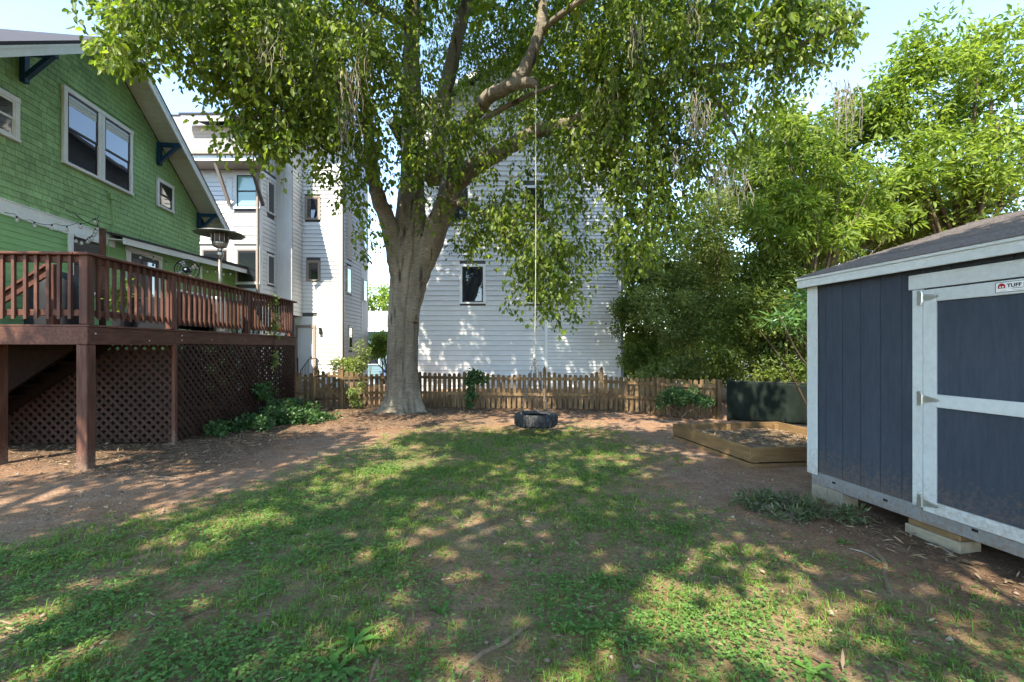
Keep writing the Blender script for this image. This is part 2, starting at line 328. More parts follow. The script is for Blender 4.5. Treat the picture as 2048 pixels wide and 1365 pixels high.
def leaves(name, pos, d, nr, L, Wd, material, parent=None, fold=.22, curl=.25, rnd=None, kind='stuff'):
    n = len(pos); t = norm(d); s = norm(np.cross(nr, t)); nn = np.cross(t, s); L = L[:, None]; Wd = Wd[:, None]
    v = np.empty((n, 6, 3))
    v[:, 0] = pos
    v[:, 1] = pos + t * .36 * L + s * .5 * Wd + nn * fold * Wd
    v[:, 2] = pos + t * .72 * L + s * .34 * Wd + nn * (fold * .7 * Wd - curl * .10 * L)
    v[:, 3] = pos + t * L - nn * curl * .3 * L
    v[:, 4] = pos + t * .72 * L - s * .34 * Wd + nn * (fold * .7 * Wd - curl * .10 * L)
    v[:, 5] = pos + t * .36 * L - s * .5 * Wd + nn * fold * Wd
    b = np.arange(n)[:, None] * 6
    q = np.concatenate([b + np.array([[0, 3, 2, 1]]), b + np.array([[0, 5, 4, 3]])])
    if rnd is None: rnd = RNG.random(n)
    m = raw_mesh(name, v.reshape(-1, 3), q, material, np.repeat(rnd, 6))
    o = link(name, m, parent)
    if kind: o['kind'] = kind
    return o
def twigs_mesh(name, paths, r0, material, parent=None, kind='stuff'):
    """many thin drooping twigs as one piece; paths: (n, m, 3)"""
    n, m, _ = paths.shape
    off = np.array([[1, 0], [-.5, .87], [-.5, -.87]])
    rad = np.linspace(1, .35, m)[None, :, None, None] * np.asarray(r0).reshape(-1, 1, 1, 1)
    v = np.repeat(paths[:, :, None, :], 3, axis=2)
    v[..., 0:2] += off[None, None] * rad
    base = (np.arange(n)[:, None, None] * m + np.arange(m - 1)[None, :, None]) * 3 + np.arange(3)[None, None, :]
    nxt = (np.arange(n)[:, None, None] * m + np.arange(m - 1)[None, :, None]) * 3 + (np.arange(3)[None, None, :] + 1) % 3
    q = np.stack([base, nxt, nxt + 3, base + 3], -1).reshape(-1, 4)
    o = link(name, raw_mesh(name, v.reshape(-1, 3), q, material), parent)
    if kind: o['kind'] = kind
    return o

# ------------------------------------------------------------------ ground
TREE = Vector((-2.72, 11.3, 0))
def fence_y(x):          # line of the picket fence
    return np.interp(x, [-7, -5.9, .88, 2.4, 3.65, 4.8, 9], [12.7, 12.65, 12.25, 12.2, 11.35, 10.5, 8.0])
def ground_z(x, y):
    x = np.asarray(x, float); y = np.asarray(y, float)
    z = .05 * (fbm(x, y, .45) - .5) + .035 * (fbm(x, y, 1.7) - .5) + .018 * (fbm(x, y, 5.0) - .5)
    r = np.hypot(x - TREE.x, y - TREE.y); z = z + .10 * np.exp(-(r / 1.3) ** 2)
    z = z + .20 * sst(.05, .7, y - fence_y(x)) * sst(-3.6, -2.4, x) * (1 - sst(17, 21, y))
    z = z - 1.0 * sst(20.5, 27, y) - .0
    far = np.maximum(np.abs(x) / 30, np.abs(y - 8) / 30)
    return np.where(far > 1, z * .0 - 1.0 * sst(20.5, 27, y), z)
def axis(lo, hi, fine_lo, fine_hi, step):
    a = list(np.arange(fine_lo, fine_hi + 1e-6, step)); s = step; x = fine_hi
    while x < hi: s *= 1.35; x += s; a.append(x)
    s = step; x = fine_lo
    while x > lo: s *= 1.35; x -= s; a.insert(0, x)
    return np.array(a)
gx = axis(-600, 600, -9, 6, .075); gy = axis(-600, 900, 1.2, 13.5, .075)
GX, GY = np.meshgrid(gx, gy); GZ = ground_z(GX, GY)
nx_, ny_ = len(gx), len(gy)
gi = (np.arange(ny_ - 1)[:, None] * nx_ + np.arange(nx_ - 1)[None, :]).ravel()
gm = raw_mesh('ground', np.stack([GX, GY, GZ], -1).reshape(-1, 3), np.stack([gi, gi + 1, gi + nx_ + 1, gi + nx_], -1), M_conc)
gm.polygons.foreach_set('use_smooth', [True] * len(gm.polygons))
# what grows where: lawn share and mulch share, stored on the ground's points (0..1)
def lawn(x, y):
    x = np.asarray(x, float); y = np.asarray(y, float)
    left = np.interp(y, [1, 3.2, 3.9, 4.8, 5.8, 7.5, 9.0, 11], [-9, -6.2, -4.3, -3.3, -2.9, -2.7, -2.0, -1.2])
    right = np.interp(y, [1, 2.6, 3.6, 4.6, 5.6, 6.6, 8, 9.5, 11], [3.9, 3.3, 2.5, 1.9, 1.6, 2.4, 2.6, 2.0, 1.5])
    k = sst(-.45, .75, x - left) * sst(-.5, .7, right - x) * (1 - sst(8.6, 10.8, y))
    k = k * np.interp(y, [1, 4, 5, 6.0, 7.5, 9], [.80, .74, .86, 1.0, .95, .6]) * (1 - .30 * sst(.8, 2.2, x) * sst(2.2, 3.2, y))
    return np.clip(k, 0, 1)
def mulch(x, y):
    x = np.asarray(x, float); y = np.asarray(y, float)
    a = sst(-3.2, -4.6, x) * sst(5.4, 6.6, y + .25 * (x + 5.5))            # below the deck
    r = np.hypot(x - TREE.x, y - TREE.y); b = (1 - sst(1.2, 3.0, r)) * sst(-.2, .8, 12.5 - y + 1)
    c = sst(11.0, 11.9, y) * sst(13.2, 12.6, y)
    ex = 3.36 + .167 * (5.12 - y); d = sst(.9, .1, ex - x) * sst(4.9, 4.3, y)
    return np.clip(np.maximum.reduce([a, b * .9, c * .8, d]), 0, 1)
for nm, fn in (('lawn', lawn), ('mulch', mulch)):
    a_ = gm.attributes.new(nm, 'FLOAT', 'POINT'); a_.data.foreach_set('value', fn(GX, GY).ravel().astype(np.float32))
def ground_mat():
    m = bpy.data.materials.new('red_clay_yard'); m.use_nodes = True; nt = m.node_tree; N = nt.nodes; L = nt.links; b = N['Principled BSDF']
    b.inputs['Roughness'].default_value = .95; b.inputs['Specular IOR Level'].default_value = .15
    geo = N.new('ShaderNodeNewGeometry')
    def nz(sc, det=8, st=(1, 1, 1), rg=.65):
        mp = N.new('ShaderNodeMapping'); mp.inputs['Scale'].default_value = st; L.new(geo.outputs['Position'], mp.inputs['Vector'])
        n = N.new('ShaderNodeTexNoise'); n.inputs['Scale'].default_value = sc; n.inputs['Detail'].default_value = det; n.inputs['Roughness'].default_value = rg
        L.new(mp.outputs[0], n.inputs['Vector']); return n.outputs['Fac']
    def rng(v, a, bb, c=0., d=1.):
        r = N.new('ShaderNodeMapRange'); r.inputs['From Min'].default_value = a; r.inputs['From Max'].default_value = bb; r.inputs['To Min'].default_value = c; r.inputs['To Max'].default_value = d
        L.new(v, r.inputs['Value']); return r.outputs[0]
    def mix(f, a, bb):
        x = N.new('ShaderNodeMixRGB')
        if isinstance(f, float): x.inputs['Fac'].default_value = f
        else: L.new(f, x.inputs['Fac'])
        for i, c in ((1, a), (2, bb)):
            if isinstance(c, tuple): x.inputs[i].default_value = c + (1,)
            else: L.new(c, x.inputs[i])
        return x.outputs[0]
    def mul(a, bb):
        x = N.new('ShaderNodeMath'); x.operation = 'MULTIPLY'; L.new(a, x.inputs[0]); L.new(bb, x.inputs[1]); return x.outputs[0]
    at = N.new('ShaderNodeAttribute'); at.attribute_name = 'lawn'; am = N.new('ShaderNodeAttribute'); am.attribute_name = 'mulch'
    big = rng(nz(.9), .35, .65); mid = rng(nz(4.5), .35, .65); fin = nz(38, 6); pep = nz(95, 4)
    red = mix(mid, (.27, .142, .078), (.39, .225, .13)); gry = mix(mid, (.24, .165, .115), (.35, .26, .19))
    base = mix(rng(nz(.9), .42, .75), red, gry)
    dark = mix(mid, (.075, .046, .03), (.15, .095, .06)); base = mix(mul(am.outputs['Fac'], rng(nz(6), .3, .6, .45, 1.)), base, dark)
    moss = mix(mid, (.10, .135, .034), (.165, .185, .06)); base = mix(mul(at.outputs['Fac'], rng(nz(2.6), .38, .60, .12, .80)), base, moss)
    base = mix(rng(fin, .38, .60, 0., 1.), mix(.45, base, (.035, .024, .016)), base)
    base = mix(rng(pep, .58, .66, 0., .5), base, (.40, .31, .21))
    # paved court far beyond the fence
    sx = N.new('ShaderNodeSeparateXYZ'); L.new(geo.outputs['Position'], sx.inputs[0])
    base = mix(rng(sx.outputs['Y'], 20.0, 21.0), base, (.30, .29, .27))
    L.new(base, b.inputs['Base Color'])
    bp = N.new('ShaderNodeBump'); bp.inputs['Strength'].default_value = .9; bp.inputs['Distance'].default_value = .02
    ad = N.new('ShaderNodeMath'); ad.operation = 'ADD'; L.new(fin, ad.inputs[0]); L.new(mul(pep, fin), ad.inputs[1]); L.new(ad.outputs[0], bp.inputs['Height'])
    L.new(bp.outputs['Normal'], b.inputs['Normal']); return m
gm.materials[0] = ground_mat()
ground = link('ground', gm); tag(ground, kind='structure')

# ------------------------------------------------------------------ windows, siding
CACHE = {}
def shared(key, fn):
    if key not in CACHE: CACHE[key] = fn()
    return CACHE[key]
def siding(parent, u0, u1, z0, z1, ex, material, at, rz, holes=(), top=None, name='siding_board', proud=None):
    """lap boards on a wall: canonical wall runs along +x facing -y; 'at' places x=0; holes (u0,u1,z0,z1); top(u) clips a gable"""
    if proud is None: proud = .016 if parent.name.startswith('green') else .032
    k = 0; z = z0; c, s_ = math.cos(rz), math.sin(rz)
    while z < z1 - .02:
        segs = [(u0, u1)]
        if top:
            us = np.linspace(u0, u1, 200); ok = us[np.array([top(u) for u in us]) > z + ex * .6]
            segs = [(float(ok[0]), float(ok[-1]))] if len(ok) > 3 else []
        for h in holes:
            if h[2] < z + ex * .98 and h[3] > z + ex * .02:
                ns = []
                for a, b in segs:
                    if h[1] <= a or h[0] >= b: ns.append((a, b)); continue
                    if h[0] - a > .02: ns.append((a, h[0]))
                    if b - h[1] > .02: ns.append((h[1], b))
                segs = ns
        for a, b in segs:
            l = round(b - a, 3)
            def mk(l=l):
                h = ex + .012 if proud < .02 else ex - .009
                return MB().add([(0, -proud, 0), (l, -proud, 0), (l, 0, 0), (0, 0, 0), (0, -.004, h), (l, -.004, h), (l, 0, h), (0, 0, h)],
                                [(3, 2, 1, 0), (4, 5, 6, 7), (0, 1, 5, 4), (1, 2, 6, 5), (2, 3, 7, 6), (3, 0, 4, 7)]).mesh(name, material)
            me = shared((name, material.name, l, ex, proud), mk)
            link(name, me, parent, (at[0] + a * c, at[1] + a * s_, z), rz)
        z += ex
def window(parent, loc, rz, w, h, trim=.1, mt=None, ms=None, mg=None, hung=True, head=.0, proud=.05, sill=True):
    """casing with sash and panes; loc = bottom centre of the opening on the wall face; canonical: facing -y"""
    mt = mt or M_trim; ms = ms or M_sash; mg = mg or G_dark
    b = MB(); p = proud
    b.box(-w / 2 - trim, -w / 2, -p, .0, -.0, h, .004); b.box(w / 2, w / 2 + trim, -p, .0, -.0, h, .004)
    b.box(-w / 2 - trim - head, w / 2 + trim + head, -p - .008, .0, h, h + trim, .004)
    b.box(-w / 2 - trim - head, w / 2 + trim + head, -p - .018, .0, -trim * .6, 0, .004)
    o = b.build('window', mt, parent, loc, rz)
    s_ = MB(); t = min(.045, w * .08)
    halves = [(0, h * .5 + t / 2, -.020), (h * .5 - t / 2, h, -.034)] if hung else [(0, h, -.026)]
    for z0, z1, y in halves:
        s_.box(-w / 2, -w / 2 + t, y - .010, y + .008, z0, z1); s_.box(w / 2 - t, w / 2, y - .010, y + .008, z0, z1)
        s_.box(-w / 2 + t, w / 2 - t, y - .009, y + .008, z0, z0 + t); s_.box(-w / 2 + t, w / 2 - t, y - .009, y + .008, z1 - t, z1)
    s_.build('sash', ms, o)
    for z0, z1, y in halves:
        MB().box(-w / 2 + t, w / 2 - t, y - .004, y + .004, z0 + t, z1 - t).build('pane', mg, o)
    return o

# ------------------------------------------------------------------ green shingled house
HA = math.atan(.136)
house = empty('green_house', (-9.42, 10.47, 0), HA, 'green shingled gable house with pale trim and dark blue brackets beside the deck', 'house')
PK, SL = 8.69, .68                                  # gable peak height, roof slope
gab = lambda y: PK - SL * abs(y)
YL, YR = -4.1, 4.1
core = MB().prism([(-.012, YL, 0), (-.012, YR, 0), (-.012, YR, gab(YR)), (-.012, 0, PK), (-.012, YL, gab(YL))], (-8.2, 0, 0))
core.build('wall', M_clap, house)
MB().box(-.011, .03, YL, YR, 0, 1.6).build('foundation', M_found, house)
ZB = 4.30                                           # top of the belly band
holesH = [(-1.15, .93, 5.40, 7.10), (-3.02, -2.08, 5.42, 6.24), (1.89, 2.66, 5.50, 6.30)]
near = []; rest = MB(); zrow = ZB; EX = .125; row = 0
def shingle_faces(y0, y1, z0, zt0, zt1, pr):
    # outward = +x; bottom edge proud
    return [(.004 + pr, y0, z0), (.004 + pr, y1, z0), (0, y1, z0), (0, y0, z0), (.004, y0, zt0), (.004, y1, zt1), (0, y1, zt1), (0, y0, zt0)], \
           [(0, 3, 2, 1), (4, 5, 6, 7), (0, 1, 5, 4), (1, 2, 6, 5), (2, 3, 7, 6), (3, 0, 4, 7)]
cands = []
while zrow < PK - .05:
    y = YL + random.uniform(-.1, 0)
    while y < YR:
        w_ = random.choice((.09, .11, .13, .15, .17, .19, .21)); y0, y1 = y + .0025, y + w_ - .0025; y += w_
        zb = zrow + random.choice((0, 0, 0, .004, -.006)); zt = zrow + EX + .01
        y0 = max(y0, YL); y1 = min(y1, YR)
        if y1 - y0 < .03: continue
        t0, t1 = min(zt, gab(y0) - .01), min(zt, gab(y1) - .01)
        if min(t0, t1) < zb + .02: continue
        segs = [(y0, y1)]
        for h in holesH:
            if zb < h[3] - .02 and zt > h[2] + .05:
                ns = []
                for a, b in segs:
                    if h[1] <= a or h[0] >= b: ns.append((a, b)); continue
                    if h[0] - a > .02: ns.append((a, h[0]))
                    if b - h[1] > .02: ns.append((h[1], b))
                segs = ns
        for a, b in segs:
            cands.append((a, b, zb, min(zt, gab(a) - .01), min(zt, gab(b) - .01), (t0 == t1 == zt) and len(segs) == 1 and b - a > w_ - .006))
    zrow += EX; row += 1
vis = sorted([c for c in cands if c[0] > -2.45 and c[5]], key=lambda c: c[0])[:300]; visset = set(id(c) for c in vis)
for c in cands:
    if id(c) in visset:
        l = round(c[1] - c[0], 3); hh = round(c[3] - c[2], 3)
        me = shared(('shingle', l, hh), lambda: MB().add(*shingle_faces(0, l, 0, hh, hh, .016)).mesh('shingle', M_shingle))
        link('shingle', me, house, (0, c[0], c[2]))
    else:
        rest.add(*shingle_faces(c[0], c[1], c[2], c[3], c[4], .012 + .008 * random.random()))
rest_o = rest.build('shingles', M_shingle, house); rest_o['kind'] = 'stuff'
MB().box(0, .03, YL, 0.35, ZB - .26, ZB - .002, .004).build('belly_band', M_trim, house)
MB().box(.0, .045, YL, 0.35, ZB - .002, ZB + .02, .004).build('drip_cap', M_trim, house)
# lower clapboards (canonical wall along +y, facing +x: rz = +90 degrees)
R90 = math.pi / 2
siding(house, YL, .35, 1.6, ZB - .26, .115, M_clap, (0, 0), R90, [(-.98, .02, 1.9, ZB - .2), ])
siding(house, .35, YR, 1.6, 4.16, .115, M_clap, (0, 0), R90, [(.72, 2.12, 1.6, 4.05)])
siding(house, YR + .1, 8.05, .4, 4.22, .115, M_lgreen, (0, 0), R90, [])
MB().prism([(-.012, YR + .1, 0), (-.012, 8.05, 0), (-.012, 8.05, 4.7), (-.012, YR + .1, 4.45)], (-4, 0, 0)).build('addition_wall', M_lgreen, house)
MB().box(-.02, .03, YR - .01, YR + .09, 0.3, 4.28, .004).build('corner_board', M_trim, house)
MB().box(-.02, .03, 8.04, 8.14, 0.3, 4.5, .004).build('corner_board', M_trim, house)
# windows of the gable
for y0, y1 in ((-1.04, -.21), (-.01, .82)):
    wo = window(house, (.004, (y0 + y1) / 2, 5.52), R90, y1 - y0, 1.46, .095, head=.012, proud=.06)
    for i in range(9): MB().box(-.37, .37, -.044, -.041, .82 + i * .065, .875 + i * .065).build('blind_slat', M_soffit, wo) if i > 5 else None
window(house, (.004, -2.55, 5.50), R90, .74, .66, .095, ms=M_trim)
window(house, (.004, 2.275, 5.58), R90, .57, .63, .09)
window(house, (.004, -.48, 2.9), R90, .80, 1.12, .10)
# attic vent
vent = MB().box(0, .03, -.28, -.25, 8.05, 8.35).box(0, .03, .25, .28, 8.05, 8.35).box(0, .03, -.28, .28, 8.35, 8.38).box(0, .03, -.28, .28, 8.02, 8.05).build('vent', M_clap, house)
for i in range(6): MB().add([(.004, -.25, 8.06 + i * .048), (.03, -.25, 8.05 + i * .048), (.03, .25, 8.05 + i * .048), (.004, .25, 8.06 + i * .048), (.004, -.25, 8.09 + i * .048), (.012, -.25, 8.09 + i * .048), (.012, .25, 8.09 + i * .048), (.004, .25, 8.09 + i * .048)], [(0, 1, 2, 3), (7, 6, 5, 4), (1, 5, 6, 2), (0, 4, 5, 1), (3, 2, 6, 7), (0, 3, 7, 4)]).build('louvre_slat', M_clap, vent)
# roof: two slabs, rake boards, soffit boards, brackets
OV, EO = .62, .55
for sg in (-1, 1):
    ye = sg * (4.1 + EO); sl = Vector((0, sg, -SL)).normalized(); up = Vector((0, sg * SL, 1)).normalized()
    a, e = Vector((OV + .02, 0, PK + .055)), Vector((OV + .02, ye, PK + .055 - SL * abs(ye)))
    pts = [a, e, e + up * .055, a + Vector((0, 0, .055 / up.z))]
    MB().prism(pts if sg > 0 else pts[::-1], (-9.4, 0, 0)).build('roof', M_roof, house)
    # rake board
    a2, e2 = Vector((OV - .03, 0, PK + .052)), Vector((OV - .03, ye, PK + .052 - SL * abs(ye)))
    MB().prism([a2, e2, e2 - Vector((0, 0, .20)), a2 - Vector((0, 0, .20))], (.035, 0, 0)).build('rake_board', M_trim, house)
    MB().prism([Vector((OV - .005, 0, PK + .0525)), Vector((OV - .005, ye, PK + .0525 - SL * abs(ye))), Vector((OV - .005, ye, PK + .005 - SL * abs(ye))), Vector((OV - .005, 0, PK + .005))], (.022, 0, 0)).build('rake_moulding', M_trim, house)
    nb = 38; me = shared('soffit_board', lambda: MB().box(0, OV - .032, .002, .146, -.018, 0, .003).mesh('soffit_board', M_soffit))
    for i in range(nb):
        d = i * .149 + .02; pos = Vector((0.0, 0, PK + .052)) + sl * d
        if sg > 0: link('soffit_board', me, house, pos, rot=(math.atan2(-SL, 1), 0, 0))
        else: link('soffit_board', me, house, pos, rot=(-math.atan2(-SL, 1), 0, math.pi) if False else (math.atan2(SL, 1), 0, 0), scale=(1, -1, 1))
for y in (-2.02, 1.95, 3.93):
    zt = gab(y) - .10
    MB().box(.02, .115, y - .055, y + .055, zt - .62, zt, .006).box(.115, .60, y - .05, y + .05, zt - .11, zt - .01, .006) \
        .bar((.09, y, zt - .52), (.56, y, zt - .05), .08, .085, (0, 1, 0)).build('knee_bracket', M_blue, house)
# lean-to roof over the back door
A0, A1 = Vector((.42, .05, 4.22)), Vector((.42, 8.75, 4.72))
MB().prism([A0 + Vector((.03, 0, .005)), A1 + Vector((.03, 0, .005)), A1 + Vector((.03, 0, .05)), A0 + Vector((.03, 0, .05))], (-.45, 0, .10)).build('porch_roof', M_roof, house)
MB().prism([A0, A1, A1 - Vector((0, 0, .15)), A0 - Vector((0, 0, .15))], (-.03, 0, 0)).build('porch_fascia', M_trim, house)
MB().prism([A0 + Vector((-.03, 0, -.06)), A1 + Vector((-.03, 0, -.06)), A1 + Vector((-.03, 0, -.04)), A0 + Vector((-.03, 0, -.04))], (-.39, 0, .02)).build('porch_soffit', M_soffit, house)
MB().prism([(.44, YR + .1, 4.53), (.44, 8.75, 4.78), (-4.2, 8.75, 5.6), (-4.2, YR + .1, 5.35)], (0, 0, .03)).build('addition_roof', M_roof, house)
# back door with glass and wooden blind
dr = MB().box(-.68, -.55, -.05, 0, 0, 2.06, .004).box(.55, .68, -.05, 0, 0, 2.06, .004).box(-.70, .70, -.055, 0, 2.06, 2.19, .004).build('door', M_trim, house, (.004, 1.42, 1.98), R90)
MB().box(-.545, -.46, -.035, 0, .0, 2.05).box(.46, .545, -.035, 0, .0, 2.05).box(-.46, .46, -.035, 0, 1.95, 2.05).box(-.46, .46, -.035, 0, 0, .16).build('sash', M_sash, dr)
MB().box(-.46, .46, -.018, -.012, .16, 1.95).build('pane', G_dark, dr)
for i in range(5): MB().box(-.40 + i * .17, -.25 + i * .17, -.011, -.005, .9, 1.9).build('blind_slat', M_dcurt, dr)
MB().tube([(.40, -.06, .98), (.40, -.06, 1.12)], .012, 8).box(.38, .42, -.06, -.03, 1.04, 1.06).build('door_handle', M_zinc, dr)
# cable conduit on the wall
MB().tube([(.03, .22, 5.2), (.03, .24, 4.9), (.04, .26, 4.5), (.05, .18, 4.3), (.04, .12, 4.1), (.04, .12, 2.3)], .012, 6).box(.02, .07, .15, .27, 5.15, 5.27).build('cable', M_clap, house)

# ------------------------------------------------------------------ wooden deck
DA = math.atan(.041)
deck = empty('wooden_deck', (-5.72, 6.13, 0), DA, 'raised brown stained deck with baluster railing and lattice skirt', 'deck')
DL, DW, ZT = 6.45, 3.05, 1.97                       # length along the house, width, floor top
B = .005
# floor boards run across the deck
me = MB().box(-DW, .02, 0, .138, ZT - .028, ZT, .004).mesh('floor_board', M_brown)
for i in range(46): link('floor_board', me, deck, (0, i * .1405, 0))
# rim joists
MB().box(-DW, -.001, .0, .04, ZT - .27, ZT - .03, B).build('rim_joist', M_brown, deck)
MB().box(-.04, 0, .041, 1.70, ZT - .27, ZT - .03, B).build('rim_joist', M_brown, deck)
MB().box(-.04, .004, 1.702, DL, ZT - .245, ZT - .03, B).build('rim_joist', M_brown, deck)
MB().box(-.06, .03, 1.66, DL + .02, ZT - .0285, ZT + .004, B).build('edge_board', M_brown, deck)
MB().box(-DW, -.04, DL - .04, DL, ZT - .27, ZT - .03, B).build('rim_joist', M_brown, deck)
for i in range(6): MB().box(-DW, -.042, .9 + i * 1.0, .94 + i * 1.0, ZT - .22, ZT - .03).build('joist', M_brown, deck)
# bolts
for (x, y, z) in ((.002, .12, ZT - .12), (.002, 1.1, ZT - .2), (.006, 1.85, ZT - .10), (.006, 1.85, ZT - .18), (.006, 2.7, ZT - .16), (.006, 3.9, ZT - .15)):
    MB().lathe([(.012, 0), (.012, .006), (.006, .010)], 8).build('bolt', M_zinc, deck, (x, y, z), rot=(0, R90, 0))
# posts below
for x, y in ((-.15, .0), (-1.66, .35), (-.19, 1.78), (-.19, 4.2), (-.19, 6.25), (-1.7, 1.9)):
    MB().box(x, x + .145, y, y + .14, -.15, ZT - (.275 if x > -.5 else .05), .008).build('post', M_brownv, deck)
# railing posts, rails, cap
ZR = 2.905
for y in (.0, 1.62, 4.02, 6.22):
    MB().box(-.115, -.002, y, y + .115, ZT + .006, ZR - .002, .006).build('rail_post', M_brownv, deck)
for y0, y1 in ((.12, 1.615), (1.74, 4.015), (4.14, 6.215)):
    MB().box(-.075, -.036, y0, y1, ZT + .12, ZT + .205, B).build('bottom_rail', M_brown, deck)
    MB().box(-.075, -.036, y0, y1, ZR - .092, ZR - .004, B).build('top_rail', M_brown, deck)
MB().box(-.15, .045, -.05, DL + .03, ZR, ZR + .038, .008).build('rail_cap', M_brown, deck)
MB().box(-DW, -.152, -.05, .145, ZR, ZR + .038, .008).build('rail_cap', M_brown, deck)
MB().box(-DW, -.12, .036, .075, ZT + .12, ZT + .205, B).build('bottom_rail', M_brown, deck)
MB().box(-DW, -.12, .036, .075, ZR - .092, ZR - .004, B).build('top_rail', M_brown, deck)
MB().box(-1.40, -1.28, .0, .115, ZT + .006, ZR - .002, .006).build('rail_post', M_brownv, deck)
MB().box(-DW, -.12, DL - .075, DL - .036, ZR - .092, ZR - .004, B).build('top_rail', M_brown, deck)
MB().box(-DW, -.152, DL - .16, DL + .03, ZR, ZR + .038, .008).build('rail_cap', M_brown, deck)
# balusters with a mitred foot, on the outer face
bz0, bz1 = ZT + .075, ZR - .004
bal = MB().add([(-.034, -.02, bz0 + .03), (.002, -.02, bz0), (.002, .02, bz0), (-.034, .02, bz0 + .03), (-.034, -.02, bz1), (.002, -.02, bz1), (.002, .02, bz1), (-.034, .02, bz1)],
               [(3, 2, 1, 0), (4, 5, 6, 7), (0, 1, 5, 4), (1, 2, 6, 5), (2, 3, 7, 6), (3, 0, 4, 7)]).mesh('baluster', M_brownv)
balf = MB().add([(-.02, .002, bz0), (.02, .002, bz0), (.02, .036, bz0 + .03), (-.02, .036, bz0 + .03), (-.02, .002, bz1), (.02, .002, bz1), (.02, .036, bz1), (-.02, .036, bz1)],
                [(3, 2, 1, 0), (4, 5, 6, 7), (0, 1, 5, 4), (1, 2, 6, 5), (2, 3, 7, 6), (3, 0, 4, 7)]).mesh('baluster', M_brownv)
for y0, y1 in ((.12, 1.615), (1.74, 4.015), (4.14, 6.215)):
    n = round((y1 - y0) / .139)
    for i in range(n): link('baluster', bal, deck, (0, y0 + (i + .5) * (y1 - y0) / n + random.uniform(-.006, .006), 0))
for i in range(20):
    x = -.235 - i * .146
    if x > -DW and not -1.42 < x < -1.26: link('baluster', balf, deck, (x + random.uniform(-.006, .006), 0, 0))
for i in range(19): link('baluster', balf, deck, (-.23 - i * .146, DL - .075, 0))
# lattice skirt: crossing diagonal slats, clipped to their panel
def lattice(u0, u1, z0, z1, place, per=.150, w=.050):
    """place(u, z, layer) -> local point; slats at 45 degrees in two layers"""
    for layer, sg in ((0, -1), (1, 1)):
        c = (z0 + u0 - 3) if sg < 0 else (z0 - u1)
        c = math.floor(c / per) * per
        while c < z1 + u1 + 3:
            hw = w * .7071                                        # half of the slat measured along u
            poly = [(u, (c - sg * -u) if sg > 0 else (c - u)) for u in ()]
            # slat: z = c + u (sg>0) or z = c - u (sg<0), thickness hw vertically each side
            def clip(pts, f):
                out = []
                for i in range(len(pts)):
                    p, q = pts[i], pts[(i + 1) % len(pts)]; a, b = f(p), f(q)
                    if a >= 0: out.append(p)
                    if (a > 0 > b) or (a < 0 < b): t = a / (a - b); out.append((p[0] + t * (q[0] - p[0]), p[1] + t * (q[1] - p[1])))
                return out
            ua, ub = u0 - 5, u1 + 5
            za, zb = (c + ua, c + ub) if sg > 0 else (c - ua, c - ub)
            pts = [(ua, za - hw), (ub, zb - hw), (ub, zb + hw), (ua, za + hw)]
            for f in (lambda p: p[0] - u0, lambda p: u1 - p[0], lambda p: p[1] - z0, lambda p: z1 - p[1]):
                pts = clip(pts, f)
                if not pts: break
            if pts and len(pts) >= 3:
                us = [p[0] for p in pts]
                if max(us) - min(us) > .05:
                    a = [place(u, z, layer, 0) for u, z in pts]; b = [place(u, z, layer, 1) for u, z in pts]; n = len(a)
                    MB().add(a + b, [tuple(range(n)), tuple(range(n, 2 * n))[::-1]] + [(i, n + i, n + (i + 1) % n, (i + 1) % n) for i in range(n)]).build('lattice_slat', M_latt, deck)
            c += per
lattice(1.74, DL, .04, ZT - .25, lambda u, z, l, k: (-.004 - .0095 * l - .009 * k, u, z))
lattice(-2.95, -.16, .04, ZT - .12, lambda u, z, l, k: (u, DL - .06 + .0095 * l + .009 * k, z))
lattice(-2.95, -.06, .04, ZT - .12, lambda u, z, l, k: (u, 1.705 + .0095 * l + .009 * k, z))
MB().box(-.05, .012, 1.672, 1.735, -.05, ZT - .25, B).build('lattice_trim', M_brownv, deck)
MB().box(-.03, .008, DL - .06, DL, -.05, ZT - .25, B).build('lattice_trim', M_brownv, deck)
# stair going down towards the house, seen behind the front railing
st = Vector((-1.05, .0, ZT)); dx, dz = -.27, .185
for y in (1.0, 1.60):
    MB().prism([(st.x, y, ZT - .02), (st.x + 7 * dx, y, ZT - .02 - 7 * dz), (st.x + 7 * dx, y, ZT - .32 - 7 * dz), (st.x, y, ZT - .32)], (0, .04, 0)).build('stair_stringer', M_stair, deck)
MB().prism([(st.x, .97, ZT - .33), (st.x + 7 * dx, .97, ZT - .33 - 7 * dz), (st.x + 7 * dx, .97, ZT - .04), (st.x, .97, ZT - .04)], (0, .02, 0)).build('stair_shade_panel', M_stair, deck)  # dark sheet added to paint the shade beside the stair
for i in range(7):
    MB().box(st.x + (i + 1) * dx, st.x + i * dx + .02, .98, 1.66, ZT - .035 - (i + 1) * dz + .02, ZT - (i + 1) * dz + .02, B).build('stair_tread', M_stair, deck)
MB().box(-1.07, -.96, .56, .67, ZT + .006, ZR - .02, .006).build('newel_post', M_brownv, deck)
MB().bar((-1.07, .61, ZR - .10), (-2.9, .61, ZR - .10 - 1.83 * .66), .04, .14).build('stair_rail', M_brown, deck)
MB().bar((-1.07, .61, ZR - .03), (-2.9, .61, ZR - .03 - 1.83 * .66), .11, .035).build('stair_rail', M_brown, deck)
